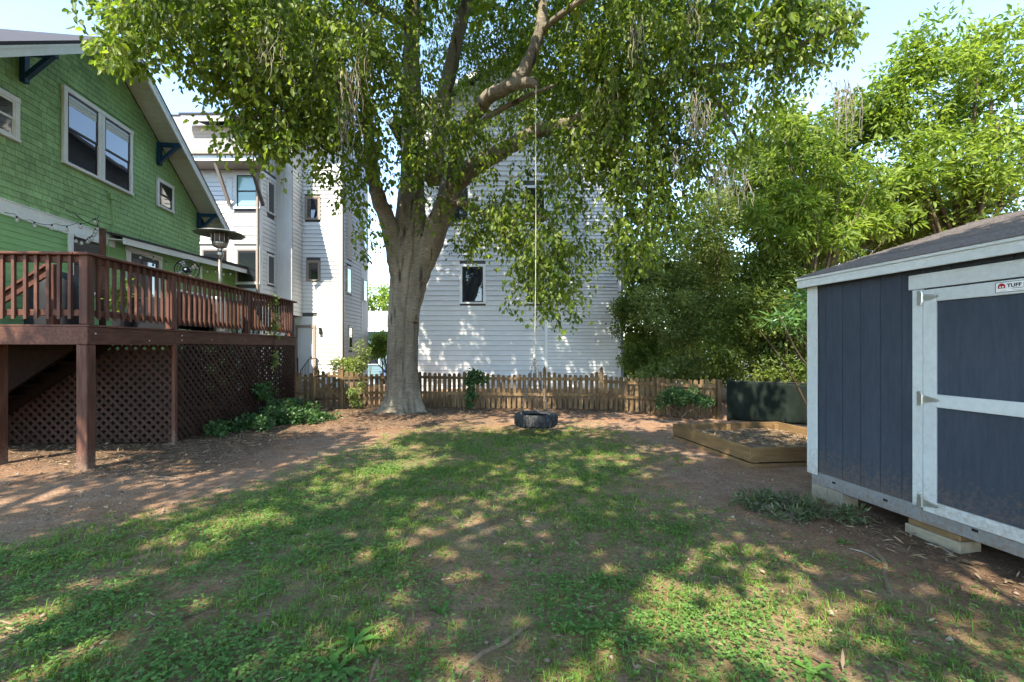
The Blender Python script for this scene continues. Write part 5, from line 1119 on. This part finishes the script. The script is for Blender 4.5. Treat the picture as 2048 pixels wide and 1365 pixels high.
# bare pale twig bundles that hang among the leaves
TB = [(1400, 190, 22, 8.3, 16, .8), (1395, 215, 18, 8.35, 8, .6), (1452, 330, 40, 8.5, 20, .75), (1480, 350, 22, 8.55, 10, .6), (1690, 175, 22, 8.6, 22, .9), (1272, 40, 14, 8.0, 10, .6), (1388, 10, 14, 8.2, 10, .5), (700, 150, 24, 7.7, 14, 1.0), (690, 210, 20, 7.8, 10, .8), (540, 70, 26, 6.9, 12, .55), (1215, 160, 20, 8.6, 10, .7), (720, 90, 14, 8.0, 8, .9), (1000, 460, 16, 9.3, 6, .4), (850, 215, 26, 9.0, 10, .35), (1350, 300, 20, 8.5, 8, .7)]
bs = []; bl = []
for px, py, rx, Y, n, ln in TB:
    for _ in range(n):
        p = P(px + random.gauss(0, rx * .6), py + random.uniform(-18, 18), Y + random.uniform(-.2, .2)); bs.append(tuple(p)); bl.append(ln * random.uniform(.6, 1.25))
bs = np.array(bs); bl = np.array(bl); nb_ = len(bs); t8 = np.linspace(0, 1, 8)
pth = bs[:, None, :] + np.array([0, 0, -1.0]) * (bl[:, None, None] * t8[None, :, None]); pth[:, 1:] += np.cumsum(RNG.normal(size=(nb_, 7, 3)) * np.array([.028, .028, .01]), axis=1)
twigs_mesh('bare_twigs', pth - np.array(TV)[None, None], RNG.uniform(.006, .010, nb_), M_twig, tree)

# ------------------------------------------------------------------ other trees and shrubs
def crown(name, clumps, n_leaf, L, material, parent, org, aspect=.5, droop=.25, flat=.8, spread_=1.0):
    """clumps: array (k,4) centre and radius; leaves sit on and in the clumps, facing out and up"""
    k = len(clumps); vol = clumps[:, 3] ** 2; idx = RNG.choice(k, n_leaf, p=vol / vol.sum()); d = rand_dir(n_leaf); d[:, 2] *= flat
    r = clumps[idx, 3] * RNG.random(n_leaf) ** .33 * spread_
    r *= 1 + .35 * (RNG.random(n_leaf) < .12) * RNG.random(n_leaf)
    pos = clumps[idx, :3] + d * r[:, None]
    ld_ = d + RNG.normal(size=(n_leaf, 3)) * .55 + np.array([0, 0, -droop]); nr_ = d * .6 + RNG.normal(size=(n_leaf, 3)) * .45 + np.array([0, 0, .7])
    rn = np.clip(RNG.normal(.5, .2, n_leaf) + RNG.normal(0, .14, k)[idx], 0, 1); l_ = L * RNG.uniform(.65, 1.25, n_leaf)
    return leaves(name, pos - np.array(org), ld_, nr_, l_, l_ * aspect * RNG.uniform(.8, 1.15, n_leaf), material, parent, rnd=rn)
def blob(c, r, n, cr):
    """n clumps through an ellipsoid, gathered towards its skin"""
    d = rand_dir(n); q = RNG.random(n) ** .45
    return np.concatenate([np.array(c) + d * q[:, None] * np.array(r), (cr * RNG.uniform(.6, 1.3, n))[:, None]], 1)
def make_tree(name, base, label, blobs, n_leaf, L, material, stems=3, tr=.12, aspect=.5, droop=.25, cat='tree', group=None, bark=None, branches=True, flat=.8):
    root = empty(name, tuple(base), 0, label, cat, group); cl = np.concatenate([blob(*b) for b in blobs]); o = Vector(base)
    crown('crown', cl, n_leaf, L, material, root, tuple(o), aspect, droop, flat)
    topz = cl[:, 2].max() - base[2]; m = bark or M_twigd
    cen = cl[:, :3].mean(axis=0) - np.array(base)
    for s_ in range(stems):
        a = random.uniform(0, 6.28); e = Vector((cen[0] + .35 * math.cos(a) * stems ** .5, cen[1] + .35 * math.sin(a) * stems ** .5, topz * random.uniform(.65, .85)))
        sx, sy = (random.uniform(-.2, .2), random.uniform(-.2, .2)) if stems > 1 else (0, 0)
        pa, ra = spline([(Vector((sx, sy, -.15)), tr), (Vector((sx + e.x * .25, sy + e.y * .25, e.z * .35)), tr * .75), (Vector((e.x * .7, e.y * .7, e.z * .7)), tr * .45), (e, tr * .15)], 5)
        MB().tube(pa, ra, 9).build('trunk', m, root, smooth=True)
    if branches:
        for i in RNG.choice(len(cl), min(len(cl), 14), replace=False):
            c = Vector(cl[i, :3]) - o; h = max(.2, c.z * random.uniform(.35, .6)); f = min(1, h / max(topz, .1))
            s0 = Vector((cen[0] * f * .8, cen[1] * f * .8, h)); pa, ra = spline([(s0, tr * .4), (s0.lerp(c, .5) + Vector((0, 0, .12)), tr * .25), (c, tr * .06)], 4)
            MB().tube(pa, ra, 6).build('branch', m, root, smooth=True)
    return root
M_twigd = mat('brown_shrub_bark', (.10, .075, .05), .9, .3, 14, (1, 1, .3), .5, rand=.15)
def W3(px, py, Y): p = P(px, py, Y); return (p.x, p.y, p.z)
def rp(rx, ry, Y, dy): return (rx * Y / F, dy, ry * Y / F)
# tall bright tree at the right, beyond the shed
make_tree('bright_green_tree', (13.6, 13.8, 0), 'tall bright green tree towering behind the shed roof at the right', [
    (W3(1900, 200, 13.5), rp(130, 130, 13.5, 1.6), 80, .36), (W3(2020, 170, 13.0), rp(110, 130, 13, 1.6), 70, .36), (W3(1840, 330, 13.2), rp(110, 110, 13, 1.5), 70, .34), (W3(1980, 350, 12.8), rp(130, 110, 13, 1.4), 70, .34), (W3(1830, 110, 13.6), rp(55, 60, 13.5, .9), 22, .42), (W3(1765, 215, 13.8), rp(45, 60, 13.8, .9), 24, .34), (W3(1960, 80, 13.5), rp(50, 45, 13.5, .8), 16, .4), (W3(2150, 250, 13.5), rp(90, 190, 13.5, 1.5), 40, .6)], 21000, .195, M_leafB, 2, .20, .38, .3)
make_tree('bright_sapling', (7.6, 11.8, 0), 'young bright green tree with long pointed leaves in front of the taller trees', [
    (W3(1600, 330, 11.6), rp(75, 120, 11.6, .8), 60, .20), (W3(1690, 380, 11.6), rp(85, 75, 11.6, .8), 54, .20), (W3(1570, 430, 11.6), rp(90, 60, 11.6, .8), 50, .2), (W3(1580, 240, 11.6), rp(30, 45, 11.6, .4), 12, .24), (W3(1740, 440, 11.4), rp(80, 40, 11.4, .7), 34, .19), (W3(1640, 480, 11.2), rp(100, 30, 11.2, .7), 34, .19)], 6200, .205, M_leafB, 2, .07, .30, .45)
make_tree('dark_broadleaf_tree', (9.4, 15.0, 0), 'dark leafed tree filling the gap behind the bright sapling', [
    (W3(1560, 330, 15), rp(110, 110, 15, 1.5), 50, .5), (W3(1695, 265, 15.2), rp(80, 90, 15, 1.3), 44, .45), (W3(1650, 430, 14.5), rp(140, 90, 14.5, 1.3), 60, .5), (W3(1800, 430, 14.8), rp(110, 70, 14.8, 1.3), 40, .5)], 24000, .165, M_leafD, 3, .16, .5)
make_tree('pale_shrub_tree', (5.7, 14.3, 0), 'tall pale green small leafed shrub beside the white gabled house', [
    (W3(1390, 520, 14), rp(90, 80, 14, 1.2), 55, .36), (W3(1360, 620, 13.6), rp(90, 80, 13.6, 1.1), 55, .36), (W3(1440, 640, 13.4), rp(80, 80, 13.4, 1.0), 50, .34), (W3(1410, 430, 14.2), rp(60, 60, 14.2, 1.0), 26, .34), (W3(1400, 720, 13.0), rp(70, 40, 13, .7), 26, .28), (W3(1330, 750, 12.9), rp(70, 28, 12.9, .5), 24, .22), (W3(1460, 745, 12.6), rp(60, 28, 12.6, .5), 22, .22)], 44000, .09, M_leafC, 5, .05, .5)
make_tree('corner_shrub', (4.75, 14.6, 0), 'green shrub hugging the right corner of the white gabled house', [
    (W3(1275, 660, 14.6), rp(45, 90, 14.6, .9), 36, .34), (W3(1300, 560, 15), rp(50, 70, 15, .9), 30, .36), (W3(1290, 730, 14), rp(45, 40, 14, .7), 20, .3)], 16000, .10, M_leafD, 3, .05, .5)
make_tree('shade_shrub', (7.0, 11.4, 0), 'dense shadowy shrub above the dark screen fence', [
    (W3(1540, 620, 11.4), rp(90, 80, 11.4, .9), 60, .32), (W3(1480, 700, 11.6), rp(70, 50, 11.6, .7), 34, .28), (W3(1590, 700, 11.2), rp(60, 50, 11.2, .7), 30, .28), (W3(1560, 540, 11.8), rp(100, 40, 11.8, .8), 36, .3), (W3(1660, 620, 11.2), rp(80, 90, 11.2, .8), 40, .3), (W3(1550, 750, 11.3), rp(110, 22, 11.3, .5), 34, .2)], 35000, .09, M_leafD, 5, .05, .5)
make_tree('back_screen_tree', (12.5, 19, 0), 'broad green tree in the background behind the shrubs at the right', [
    (W3(1480, 420, 19), rp(110, 130, 19, 2), 55, .7), (W3(1620, 480, 19), rp(150, 120, 19, 2), 60, .7), (W3(1800, 470, 18), rp(160, 120, 18, 2), 60, .7), (W3(1960, 440, 17), rp(150, 130, 17, 2), 50, .7), (W3(1380, 600, 19), rp(110, 120, 19, 1.5), 40, .6), (W3(1520, 640, 18), rp(130, 110, 18, 1.5), 40, .6)], 30000, .17, M_leafD, 3, .2, .55)
make_tree('glossy_shrub', (5.75, 7.9, 0), 'shrub with long glossy leaves reaching past the far corner of the shed', [
    (W3(1585, 632, 7.5), rp(45, 18, 7.5, .3), 12, .13), (W3(1640, 610, 7.6), rp(50, 40, 7.6, .35), 14, .18), (W3(1545, 640, 7.4), rp(22, 8, 7.4, .15), 4, .09), (W3(1610, 655, 7.5), rp(20, 12, 7.5, .2), 5, .12)], 520, .17, M_glossy, 3, .03, .27, .35, cat='shrub', branches=True)
make_tree('fence_bush', (3.95, 10.75, 0), 'low green bush in front of the fence corner', [
    (W3(1370, 790, 10.7), rp(40, 15, 10.7, .3), 20, .11), (W3(1335, 800, 10.8), rp(28, 18, 10.8, .25), 10, .13), (W3(1410, 800, 10.5), rp(24, 12, 10.5, .2), 8, .1)], 3600, .06, M_ivy, 4, .015, .5, cat='bush')
make_tree('gap_shrub', (-4.6, 14.2, 0), 'green shrub behind the picket gate at the townhouse corner', [(W3(700, 735, 14.2), rp(28, 28, 14.2, .4), 14, .22), (W3(722, 715, 14.4), rp(16, 35, 14.4, .3), 10, .18)], 2600, .08, M_leafC, 3, .02, .55, cat='shrub')
make_tree('gap_tree', (-6.1, 22.5, -.3), 'sunlit small tree in the gap between the houses', [(W3(762, 690, 22.5), rp(28, 24, 22.5, .7), 18, .35)], 2600, .13, M_leafB, 2, .05, .55)
make_tree('far_tree', (-13.5, 48, -1), 'distant green treetop above the teal building', [(W3(765, 600, 48), rp(40, 26, 48, 2.2), 20, .9), (W3(700, 610, 48), rp(30, 20, 48, 2), 10, .8)], 2600, .34, M_leafB, 1, .2, .6)
make_tree('fence_shrub', (-4.05, 12.3, 0), 'small leafy plant growing through the fence left of the big trunk', [(W3(706, 795, 12.3), rp(16, 20, 12.3, .12), 9, .10), (W3(725, 770, 12.5), rp(8, 16, 12.5, .1), 4, .07)], 420, .085, M_leafC, 3, .01, .5, cat='plant', branches=False)
# a wood far behind closes the view at the right
wcl = np.concatenate([blob((x, 27 + 2.5 * math.sin(x), z), (3.2, 2.0, 2.2), 15, .95) for x in range(5, 44, 4) for z in (.6, 2.6, 6.0)])
wood = crown('background_wood', wcl, 38000, .34, M_leafD, None, (0, 0, 0), .6); tag(wood, 'dark green woodland mass behind the shrubs and shed', 'woods', kind='stuff')
# climbing vine on the fence
vine = empty('fence_vine', (-1.0, 12.15, 0), 0, 'leafy green vine climbing over the middle of the picket fence', 'vine')
cl = np.concatenate([blob(W3(948, 755, 12.1), rp(13, 18, 12.1, .09), 16, .09), blob(W3(942, 790, 12.1), rp(10, 26, 12.1, .06), 16, .07), blob(W3(968, 760, 12.1), rp(8, 10, 12.1, .06), 5, .06)])
crown('foliage', cl, 620, .085, M_ivy, vine, (-1.0, 12.15, 0), .8); MB().tube([(0, -.02, 0), (.03, -.04, .4), (-.02, -.03, .9), (.02, -.02, 1.1)], .012, 6).build('stem', M_twigd, vine)
# ivy mound at the deck end
ivy = empty('ivy_mound', (-5.0, 10.2, 0), 0, 'dark ivy mound spilling over the ground at the lattice skirt', 'ivy')
cl = np.concatenate([blob((-5.35, 10.8, .20), (.45, 1.1, .20), 40, .14), blob((-5.0, 10.0, .15), (.65, 1.0, .16), 46, .15), blob((-5.55, 8.9, .10), (.25, .8, .10), 22, .12), blob((-4.45, 10.2, .07), (.45, .7, .06), 22, .10), blob((-5.75, 10.6, .65), (.07, .5, .25), 14, .10)]); cl[:, 2] = np.maximum(cl[:, 2], .04)
crown('foliage', cl, 8200, .07, M_ivy, ivy, (-5.0, 10.2, 0), .85, .1)
for k in range(5): a = random.uniform(0, 6.28); MB().tube([(-.2, .3, .02), (-.2 + .4 * math.cos(a), .3 + .4 * math.sin(a), .18), (-.2 + .8 * math.cos(a), .3 + .8 * math.sin(a), .05)], .01, 5).build('stem', M_twigd, ivy)
rv = empty('railing_vine', (-5.95, 11.4, 1.0), 0, 'thin green vine climbing the far deck lattice and railing', 'vine')
cl = np.concatenate([blob((-5.9, 11.35, 1.35), (.05, .16, .38), 10, .08), blob((-5.92, 11.4, 2.3), (.05, .18, .4), 14, .08), blob((-5.95, 11.4, 2.8), (.08, .22, .1), 8, .09)])
crown('foliage', cl, 420, .075, M_leafC, rv, (-5.95, 11.4, 1.0), .7); MB().tube([(.03, 0, -.9), (.05, .03, 0), (.03, -.04, .8), (.02, .04, 1.8)], .008, 5).build('stem', M_twigd, rv)
# unseen trees added behind the camera to shade lawn and shed; panes reflect them
make_tree('added_shade_tree', (-6.4, -4.6, 0), 'large unseen shade tree added behind the viewer at the left', [((-5.4, -2.8, 8.4), (3.0, 2.6, 1.2), 40, .42), ((-3.0, 1.6, 8.3), (2.4, 1.9, .8), 40, .42), ((-.4, 1.8, 8.6), (2.0, 1.8, .8), 28, .42), ((-2.4, -1.4, 8.4), (2.4, 2.0, 1.0), 34, .42), ((-7.4, -1.2, 7.6), (2.4, 2.0, 1.2), 30, .42), ((-7.0, 1.4, 7.8), (2.0, 1.8, .9), 48, .44), ((-3.6, -5.0, 9.6), (3.0, 2.4, 1.2), 22, .45)], 20000, .19, M_leafD, 1, .32, .6)
make_tree('added_shade_tree', (1.6, -5.2, 0), 'large unseen shade tree added behind the viewer at the right', [((1.2, -2.6, 8.6), (2.6, 2.2, 1.2), 66, .44), ((.6, -.6, 8.0), (2.0, 1.6, .8), 48, .42), ((3.6, -1.4, 8.2), (2.0, 2.0, 1.0), 28, .42), ((.7, -1.2, 8.9), (1.9, 2.0, .7), 46, .5)], 18500, .19, M_leafD, 1, .30, .6)

# ------------------------------------------------------------------ ground cover
def scatter(n, x0, x1, y0, y1, prob):
    x = RNG.uniform(x0, x1, n); y = y0 + (y1 - y0) * RNG.random(n) ** 1.25; k = RNG.random(n) < prob(x, y); return x[k], y[k]
def inside_bed(x, y): return (x > 2.88) & (y > 6.15) & (y < 8.6)
def shed_side(x, y): return x > 3.33 + .167 * (5.12 - y)
def patch(x, y, sc=.9, lo=.40, hi=.62): return sst(lo, hi, fbm(x, y, sc))
# grass blades in tufts
tx, ty = scatter(26000, -6.5, 4.2, 1.7, 10.8, lambda x, y: lawn(x, y) * (.12 + .88 * patch(x, y, 1.1, .43, .60)) * ~inside_bed(x, y) * ~shed_side(x, y))
bx = []; by = []; bh = []; rr_ = []; lean = []
for i in range(len(tx)):
    k = random.randint(6, 15); s = random.uniform(.012, .05); bx.append(tx[i] + RNG.normal(0, s, k)); by.append(ty[i] + RNG.normal(0, s, k)); bh.append(RNG.uniform(.018, .065, k) * random.uniform(.7, 1.25)); rr_.append(np.clip(RNG.normal(.5, .2, k) + random.gauss(0, .18), 0, 1))
bx = np.concatenate(bx); by = np.concatenate(by); bh = np.concatenate(bh); rr_ = np.concatenate(rr_); n = len(bx)
az = RNG.uniform(0, 2 * np.pi, n); ln_ = RNG.uniform(.3, 1.6, n); bw = RNG.uniform(.0020, .0040, n)
bz = ground_z(bx, by) - .004; sx_ = -np.sin(az); sy_ = np.cos(az); dx_ = np.cos(az); dy_ = np.sin(az)
v = np.empty((n, 5, 3)); v[:, 0] = np.stack([bx + sx_ * bw, by + sy_ * bw, bz], 1); v[:, 1] = np.stack([bx - sx_ * bw, by - sy_ * bw, bz], 1)
mx_, my_, mz_ = bx + dx_ * bh * ln_ * .35, by + dy_ * bh * ln_ * .35, bz + bh * .62
v[:, 2] = np.stack([mx_ - sx_ * bw * .8, my_ - sy_ * bw * .8, mz_], 1); v[:, 3] = np.stack([mx_ + sx_ * bw * .8, my_ + sy_ * bw * .8, mz_], 1)
v[:, 4] = np.stack([bx + dx_ * bh * ln_, by + dy_ * bh * ln_, bz + bh * (1 - .35 * np.minimum(ln_, 1.6))], 1)
b_ = np.arange(n)[:, None] * 5
q = np.concatenate([b_ + np.array([[0, 1, 2]]), b_ + np.array([[0, 2, 3]]), b_ + np.array([[3, 2, 4]])])
g = link('grass', raw_mesh('grass', v.reshape(-1, 3), q, M_grass, np.repeat(rr_, 5))); tag(g, 'thin patchy grass growing in tufts over the clay lawn', 'grass', kind='stuff')
print('blades', n)
# clover: three leaflets on a short stalk
cx_, cy_ = scatter(260000, -6.5, 4.2, 1.7, 9.6, lambda x, y: lawn(x, y) * (.20 + .80 * patch(x, y, .8, .38, .55)) * (.24 + .76 * patch(x + 9, y + 4, 2.6, .40, .60)) * np.clip(1.3 - y / 9.5, .2, 1) * ~inside_bed(x, y) * ~shed_side(x, y))
n = len(cx_); hz = RNG.uniform(.012, .05, n); a0 = RNG.uniform(0, 6.28, n); sz = RNG.uniform(.0075, .0165, n); rn = np.clip(RNG.normal(.45, .22, n), 0, 1)
pos = []; dr_ = []
for k in range(3):
    a = a0 + k * 2.094; pos.append(np.stack([cx_, cy_, ground_z(cx_, cy_) + hz], 1)); dr_.append(np.stack([np.cos(a), np.sin(a), RNG.uniform(-.25, .35, n)], 1))
pos = np.concatenate(pos); dr_ = np.concatenate(dr_)
c = leaves('clover', pos, dr_, np.tile(np.array([[0, 0, 1.0]]), (3 * n, 1)) + RNG.normal(size=(3 * n, 3)) * .25, np.tile(sz, 3) * 1.15, np.tile(sz, 3) * 1.1, M_clover, None, .08, .1, np.tile(rn, 3)); tag(c, 'low clover and small weeds spread through the lawn', 'clover')
print('clover', n)
# leaf litter and wood chips
lx, ly = scatter(26000, -8.5, 4.6, 1.9, 12.6, lambda x, y: np.clip(.045 + .55 * mulch(x, y) + .05 * (1 - lawn(x, y)), 0, 1) * ~inside_bed(x, y) * ~(shed_side(x, y) & (y < 5.0)))
n = len(lx); p = np.stack([lx, ly, ground_z(lx, ly) + RNG.uniform(.004, .022, n)], 1); d = rand_dir(n) * np.array([1, 1, .18])
L_ = RNG.uniform(.014, .060, n) * np.where(RNG.random(n) < .06, 1.9, 1); wr = np.where(RNG.random(n) < .55, RNG.uniform(.10, .22, n), RNG.uniform(.35, .6, n))
o = leaves('leaf_litter', p, d, np.tile(np.array([[0, 0, 1.0]]), (n, 1)) + RNG.normal(size=(n, 3)) * .3, L_, L_ * wr, M_litter, None, .1, .35, RNG.beta(.9, 1.0, n)); tag(o, 'dry leaves and bark shreds scattered over the bare ground', 'leaf litter')
sx1, sy1 = scatter(60000, -8.5, 4.6, 1.9, 12.8, lambda x, y: np.clip(.62 * mulch(x, y) ** 1.3 + .02 + .11 * lawn(x, y), 0, 1) * ~inside_bed(x, y) * ~(shed_side(x, y) & (y < 5.0)))
n = len(sx1); p = np.stack([sx1, sy1, ground_z(sx1, sy1) + RNG.uniform(.004, .03, n)], 1); L_ = RNG.uniform(.03, .12, n)
o = leaves('mulch_straw', p, rand_dir(n) * np.array([1, 1, .22]), np.tile(np.array([[0, 0, 1.0]]), (n, 1)) + RNG.normal(size=(n, 3)) * .4, L_, L_ * RNG.uniform(.06, .20, n), M_litter, None, .1, .2, RNG.beta(1.3, 1.5, n)); tag(o, 'straw and bark mulch strewn below the deck, round the trunk and along the shed', 'mulch')
print('straw', n, 'litter', len(lx))
# small clods and pebbles on the bare dirt
kx, ky = scatter(26000, -7.5, 4.4, 1.9, 10.5, lambda x, y: (.10 + .6 * (1 - lawn(x, y))) * patch(x + 3, y + 1, 1.6, .35, .6) * ~inside_bed(x, y) * ~(shed_side(x, y) & (y < 5.0)))
n = len(kx); r_ = RNG.gamma(2.0, .0032, n)[:, None] + .002; c0 = np.stack([kx, ky, ground_z(kx, ky) + r_[:, 0] * .3], 1)
oct_ = np.array([[1, 0, 0], [0, 1, 0], [-1, 0, 0], [0, -1, 0], [0, 0, .7], [0, 0, -.7]]); vv = c0[:, None, :] + oct_[None] * r_[:, None, :] * RNG.uniform(.6, 1.4, (n, 6, 1))
tri = np.array([[0, 1, 4], [1, 2, 4], [2, 3, 4], [3, 0, 4], [1, 0, 5], [2, 1, 5], [3, 2, 5], [0, 3, 5]]); q = (np.arange(n)[:, None, None] * 6 + tri[None]).reshape(-1, 3)
M_clod = leaf_mat('dirt_clod', (.11, .07, .045), (.40, .31, .22), .0, .95, .1)
o = link('soil_clods', raw_mesh('soil_clods', vv.reshape(-1, 3), q, M_clod, np.repeat(RNG.beta(1.2, 1.6, n), 6))); tag(o, 'small clods and pebbles on the bare dirt of the yard', 'pebbles', kind='stuff')
# mulch in the raised bed
n = 2600; u_ = RNG.uniform(.04, .96, n); v_ = RNG.uniform(.04, .96, n); B0, B1_, B2_, B3_ = [np.array(b) for b in bc]
pp = (B0[None] * (1 - u_)[:, None] + B1_[None] * u_[:, None]) * (1 - v_)[:, None] + (B3_[None] * (1 - u_)[:, None] + B2_[None] * u_[:, None]) * v_[:, None]
pp[:, 2] = .13 + .06 * fbm(pp[:, 0], pp[:, 1], 2.2) + RNG.uniform(.002, .02, n); L_ = RNG.uniform(.03, .12, n)
leaves('mulch', pp, rand_dir(n) * np.array([1, 1, .15]), np.tile(np.array([[0, 0, 1.0]]), (n, 1)) + RNG.normal(size=(n, 3)) * .3, L_, L_ * RNG.uniform(.1, .3, n), M_litter, bed, .1, .2, RNG.beta(2, 1.6, n))
# small grass at the fence foot and around the bed
def tufts(name, label, cat, centres, nb, h, m, group=None, w=.006):
    for i, (x, y) in enumerate(centres): pass
# surface roots
def root_obj(pts, r, label):
    o0 = Vector((pts[0][0], pts[0][1], 0)); path = []
    ctl = [(Vector((x, y, gz(x, y) + dz)), rr) for (x, y, dz, rr) in [(p[0], p[1], p[2] - .006, p[3] * r * .72) for p in pts]]
    pa, ra = spline(ctl, 6); e = empty('surface_root', tuple(o0), 0, label, 'root', 'tree roots lying bare in the lawn')
    MB().tube([p - o0 for p in pa], ra, 8, jit=.12).build('root_wood', M_root, e, smooth=True)
def gp_(px, py): Y = CZ * F / (py - HY); return ((px - CX) * Y / F, Y)
def root_px(pl, r, label): root_obj([(*gp_(x, y), dz, rr) for x, y, dz, rr in pl], r, label)
root_px([(1735, 1085, -.02, .8), (1752, 1105, .006, 1), (1770, 1128, .008, 1.05), (1768, 1150, .0, .8), (1778, 1180, .006, .9), (1800, 1210, -.02, .5)], .028, 'bare tree root snaking through the dirt in front of the shed')
root_px([(1110, 1215, -.02, .5), (1060, 1245, .004, .8), (1010, 1280, .006, 1), (965, 1305, .006, 1), (915, 1345, .004, 1), (880, 1375, -.01, .8)], .022, 'bare tree root crossing the lawn at the bottom centre')
root_px([(770, 1290, -.01, .6), (755, 1320, .005, 1), (745, 1350, .004, 1), (735, 1380, -.01, .8)], .018, 'short bare root at the bottom left of centre')
root_px([(846, 1140, -.012, .5), (846, 1165, .003, .9), (844, 1195, .003, 1), (845, 1215, -.012, .6)], .012, 'thin straight root in the middle of the lawn')
root_px([(1148, 1155, -.012, .6), (1147, 1168, .005, 1), (1143, 1182, -.01, .7)], .018, 'stubby root piece right of the lawn centre')
root_px([(1760, 1330, -.012, .6), (1775, 1345, .004, 1), (1785, 1365, .004, 1)], .02, 'root piece at the lower right edge of the lawn')
# dandelion rosettes
M_dand = leaf_mat('dandelion_leaf', (.05, .14, .02), (.12, .26, .05), .35, .45, .35)
def rosette(px, py, n, L, label):
    x, y = gp_(px, py); e = empty('dandelion_weed', (x, y, gz(x, y)), 0, label, 'weed', 'broad leafed weeds in the lawn'); md = shared(('rosleaf', round(L, 2)), lambda: None)
    for k in range(n):
        a = 2 * math.pi * k / n + random.uniform(-.3, .3); l = L * random.uniform(.7, 1.15); up = random.uniform(.25, .8); vs = []; m = 6
        for i in range(m + 1):
            t = i / m; w = l * .13 * math.sin(math.pi * min(1, t * .92 + .08)) * (1.15 if i % 2 else .75); r_ = l * t; z = l * (up * t - .75 * t * t * up) + .004
            c_, s_ = math.cos(a), math.sin(a); vs += [(r_ * c_ - w * s_, r_ * s_ + w * c_, z + w * .3), (r_ * c_, r_ * s_, z), (r_ * c_ + w * s_, r_ * s_ - w * c_, z + w * .3)]
        fs = [(i * 3 + j, i * 3 + j + 1, i * 3 + j + 4, i * 3 + j + 3) for i in range(m) for j in range(2)]
        me = mesh_from('leaf', vs, fs, M_dand, True); at = me.attributes.new('rnd', 'FLOAT', 'POINT'); at.data.foreach_set('value', [random.random()] * len(vs)); link('leaf', me, e)
rosette(705, 1290, 7, .17, 'dandelion rosette with ragged leaves at the bottom left of centre'); rosette(672, 1345, 6, .16, 'broad leafed weed at the bottom edge left of centre'); rosette(885, 1225, 5, .11, 'small broad leafed weed near the thin root'); rosette(1625, 1340, 5, .13, 'broad leafed weed at the bottom edge right of centre'); rosette(1690, 1090, 5, .10, 'pale broad leafed weed in front of the shed')
# pile of pulled weeds beside the shed
wp = empty('weed_pile', (2.85, 4.55, 0), 0, 'pile of pulled grey green weeds at the shed corner', 'weeds')
cl = np.concatenate([blob((2.55, 4.75, .08), (.22, .14, .05), 13, .08), blob((2.9, 4.5, .09), (.24, .16, .06), 14, .08), blob((3.15, 4.28, .08), (.14, .10, .04), 7, .07), blob((2.6, 4.35, .05), (.16, .09, .03), 6, .07)]); cl[:, 2] = np.maximum(cl[:, 2], .04)
crown('foliage', cl, 1300, .075, M_weed, wp, (2.85, 4.55, 0), .22, -.1)
k_ = 46; st_ = RNG.uniform(-1, 1, (k_, 3)) * np.array([.42, .30, 0]) + np.array([-.02, 0, .08]); en = st_ + rand_dir(k_) * np.array([.28, .28, .08])
tw = st_[:, None, :] + (en - st_)[:, None, :] * np.linspace(0, 1, 5)[None, :, None]; tw[:, 1:4] += RNG.normal(size=(k_, 3, 3)) * .015; twigs_mesh('stems', tw, RNG.uniform(.003, .007, k_), M_twig, wp)
# twigs and sticks lying on the lawn
def stick(pl, r, label, m=None):
    pts = [(*gp_(x, y),) for x, y in pl]; o0 = Vector((pts[0][0], pts[0][1], 0)); e = empty('fallen_twig', tuple(o0), 0, label, 'twig', 'sticks lying on the lawn')
    pa, ra = spline([(Vector((x, y, gz(x, y) + .008)), r * .55) for x, y in pts], 5); MB().tube([p - o0 for p in pa], ra, 6, jit=.15).build('wood', m or M_twig, e, smooth=True)
stick([(990, 938), (1020, 946), (1050, 942), (1075, 930), (1085, 922), (1110, 918)], .012, 'long pale crooked twig on the green middle of the lawn'); stick([(1050, 944), (1075, 940), (1100, 942)], .009, 'short pale twig beside the long crooked twig')
stick([(636, 899), (660, 895), (680, 893)], .014, 'blue grey stick lying on the dirt near the ivy', M_skid); stick([(500, 1205), (525, 1195), (550, 1182)], .014, 'pale bark strip in the left lawn')
stick([(1700, 1100), (1730, 1108), (1760, 1125)], .010, 'thin stick in the dirt by the shed block') ; stick([(1850, 1088), (1885, 1100), (1905, 1112)], .012, 'stick leaning along the mulch below the shed')
stick([(300, 952), (340, 955), (370, 957)], .006, 'thin straight twig on the bare dirt left of the deck post')
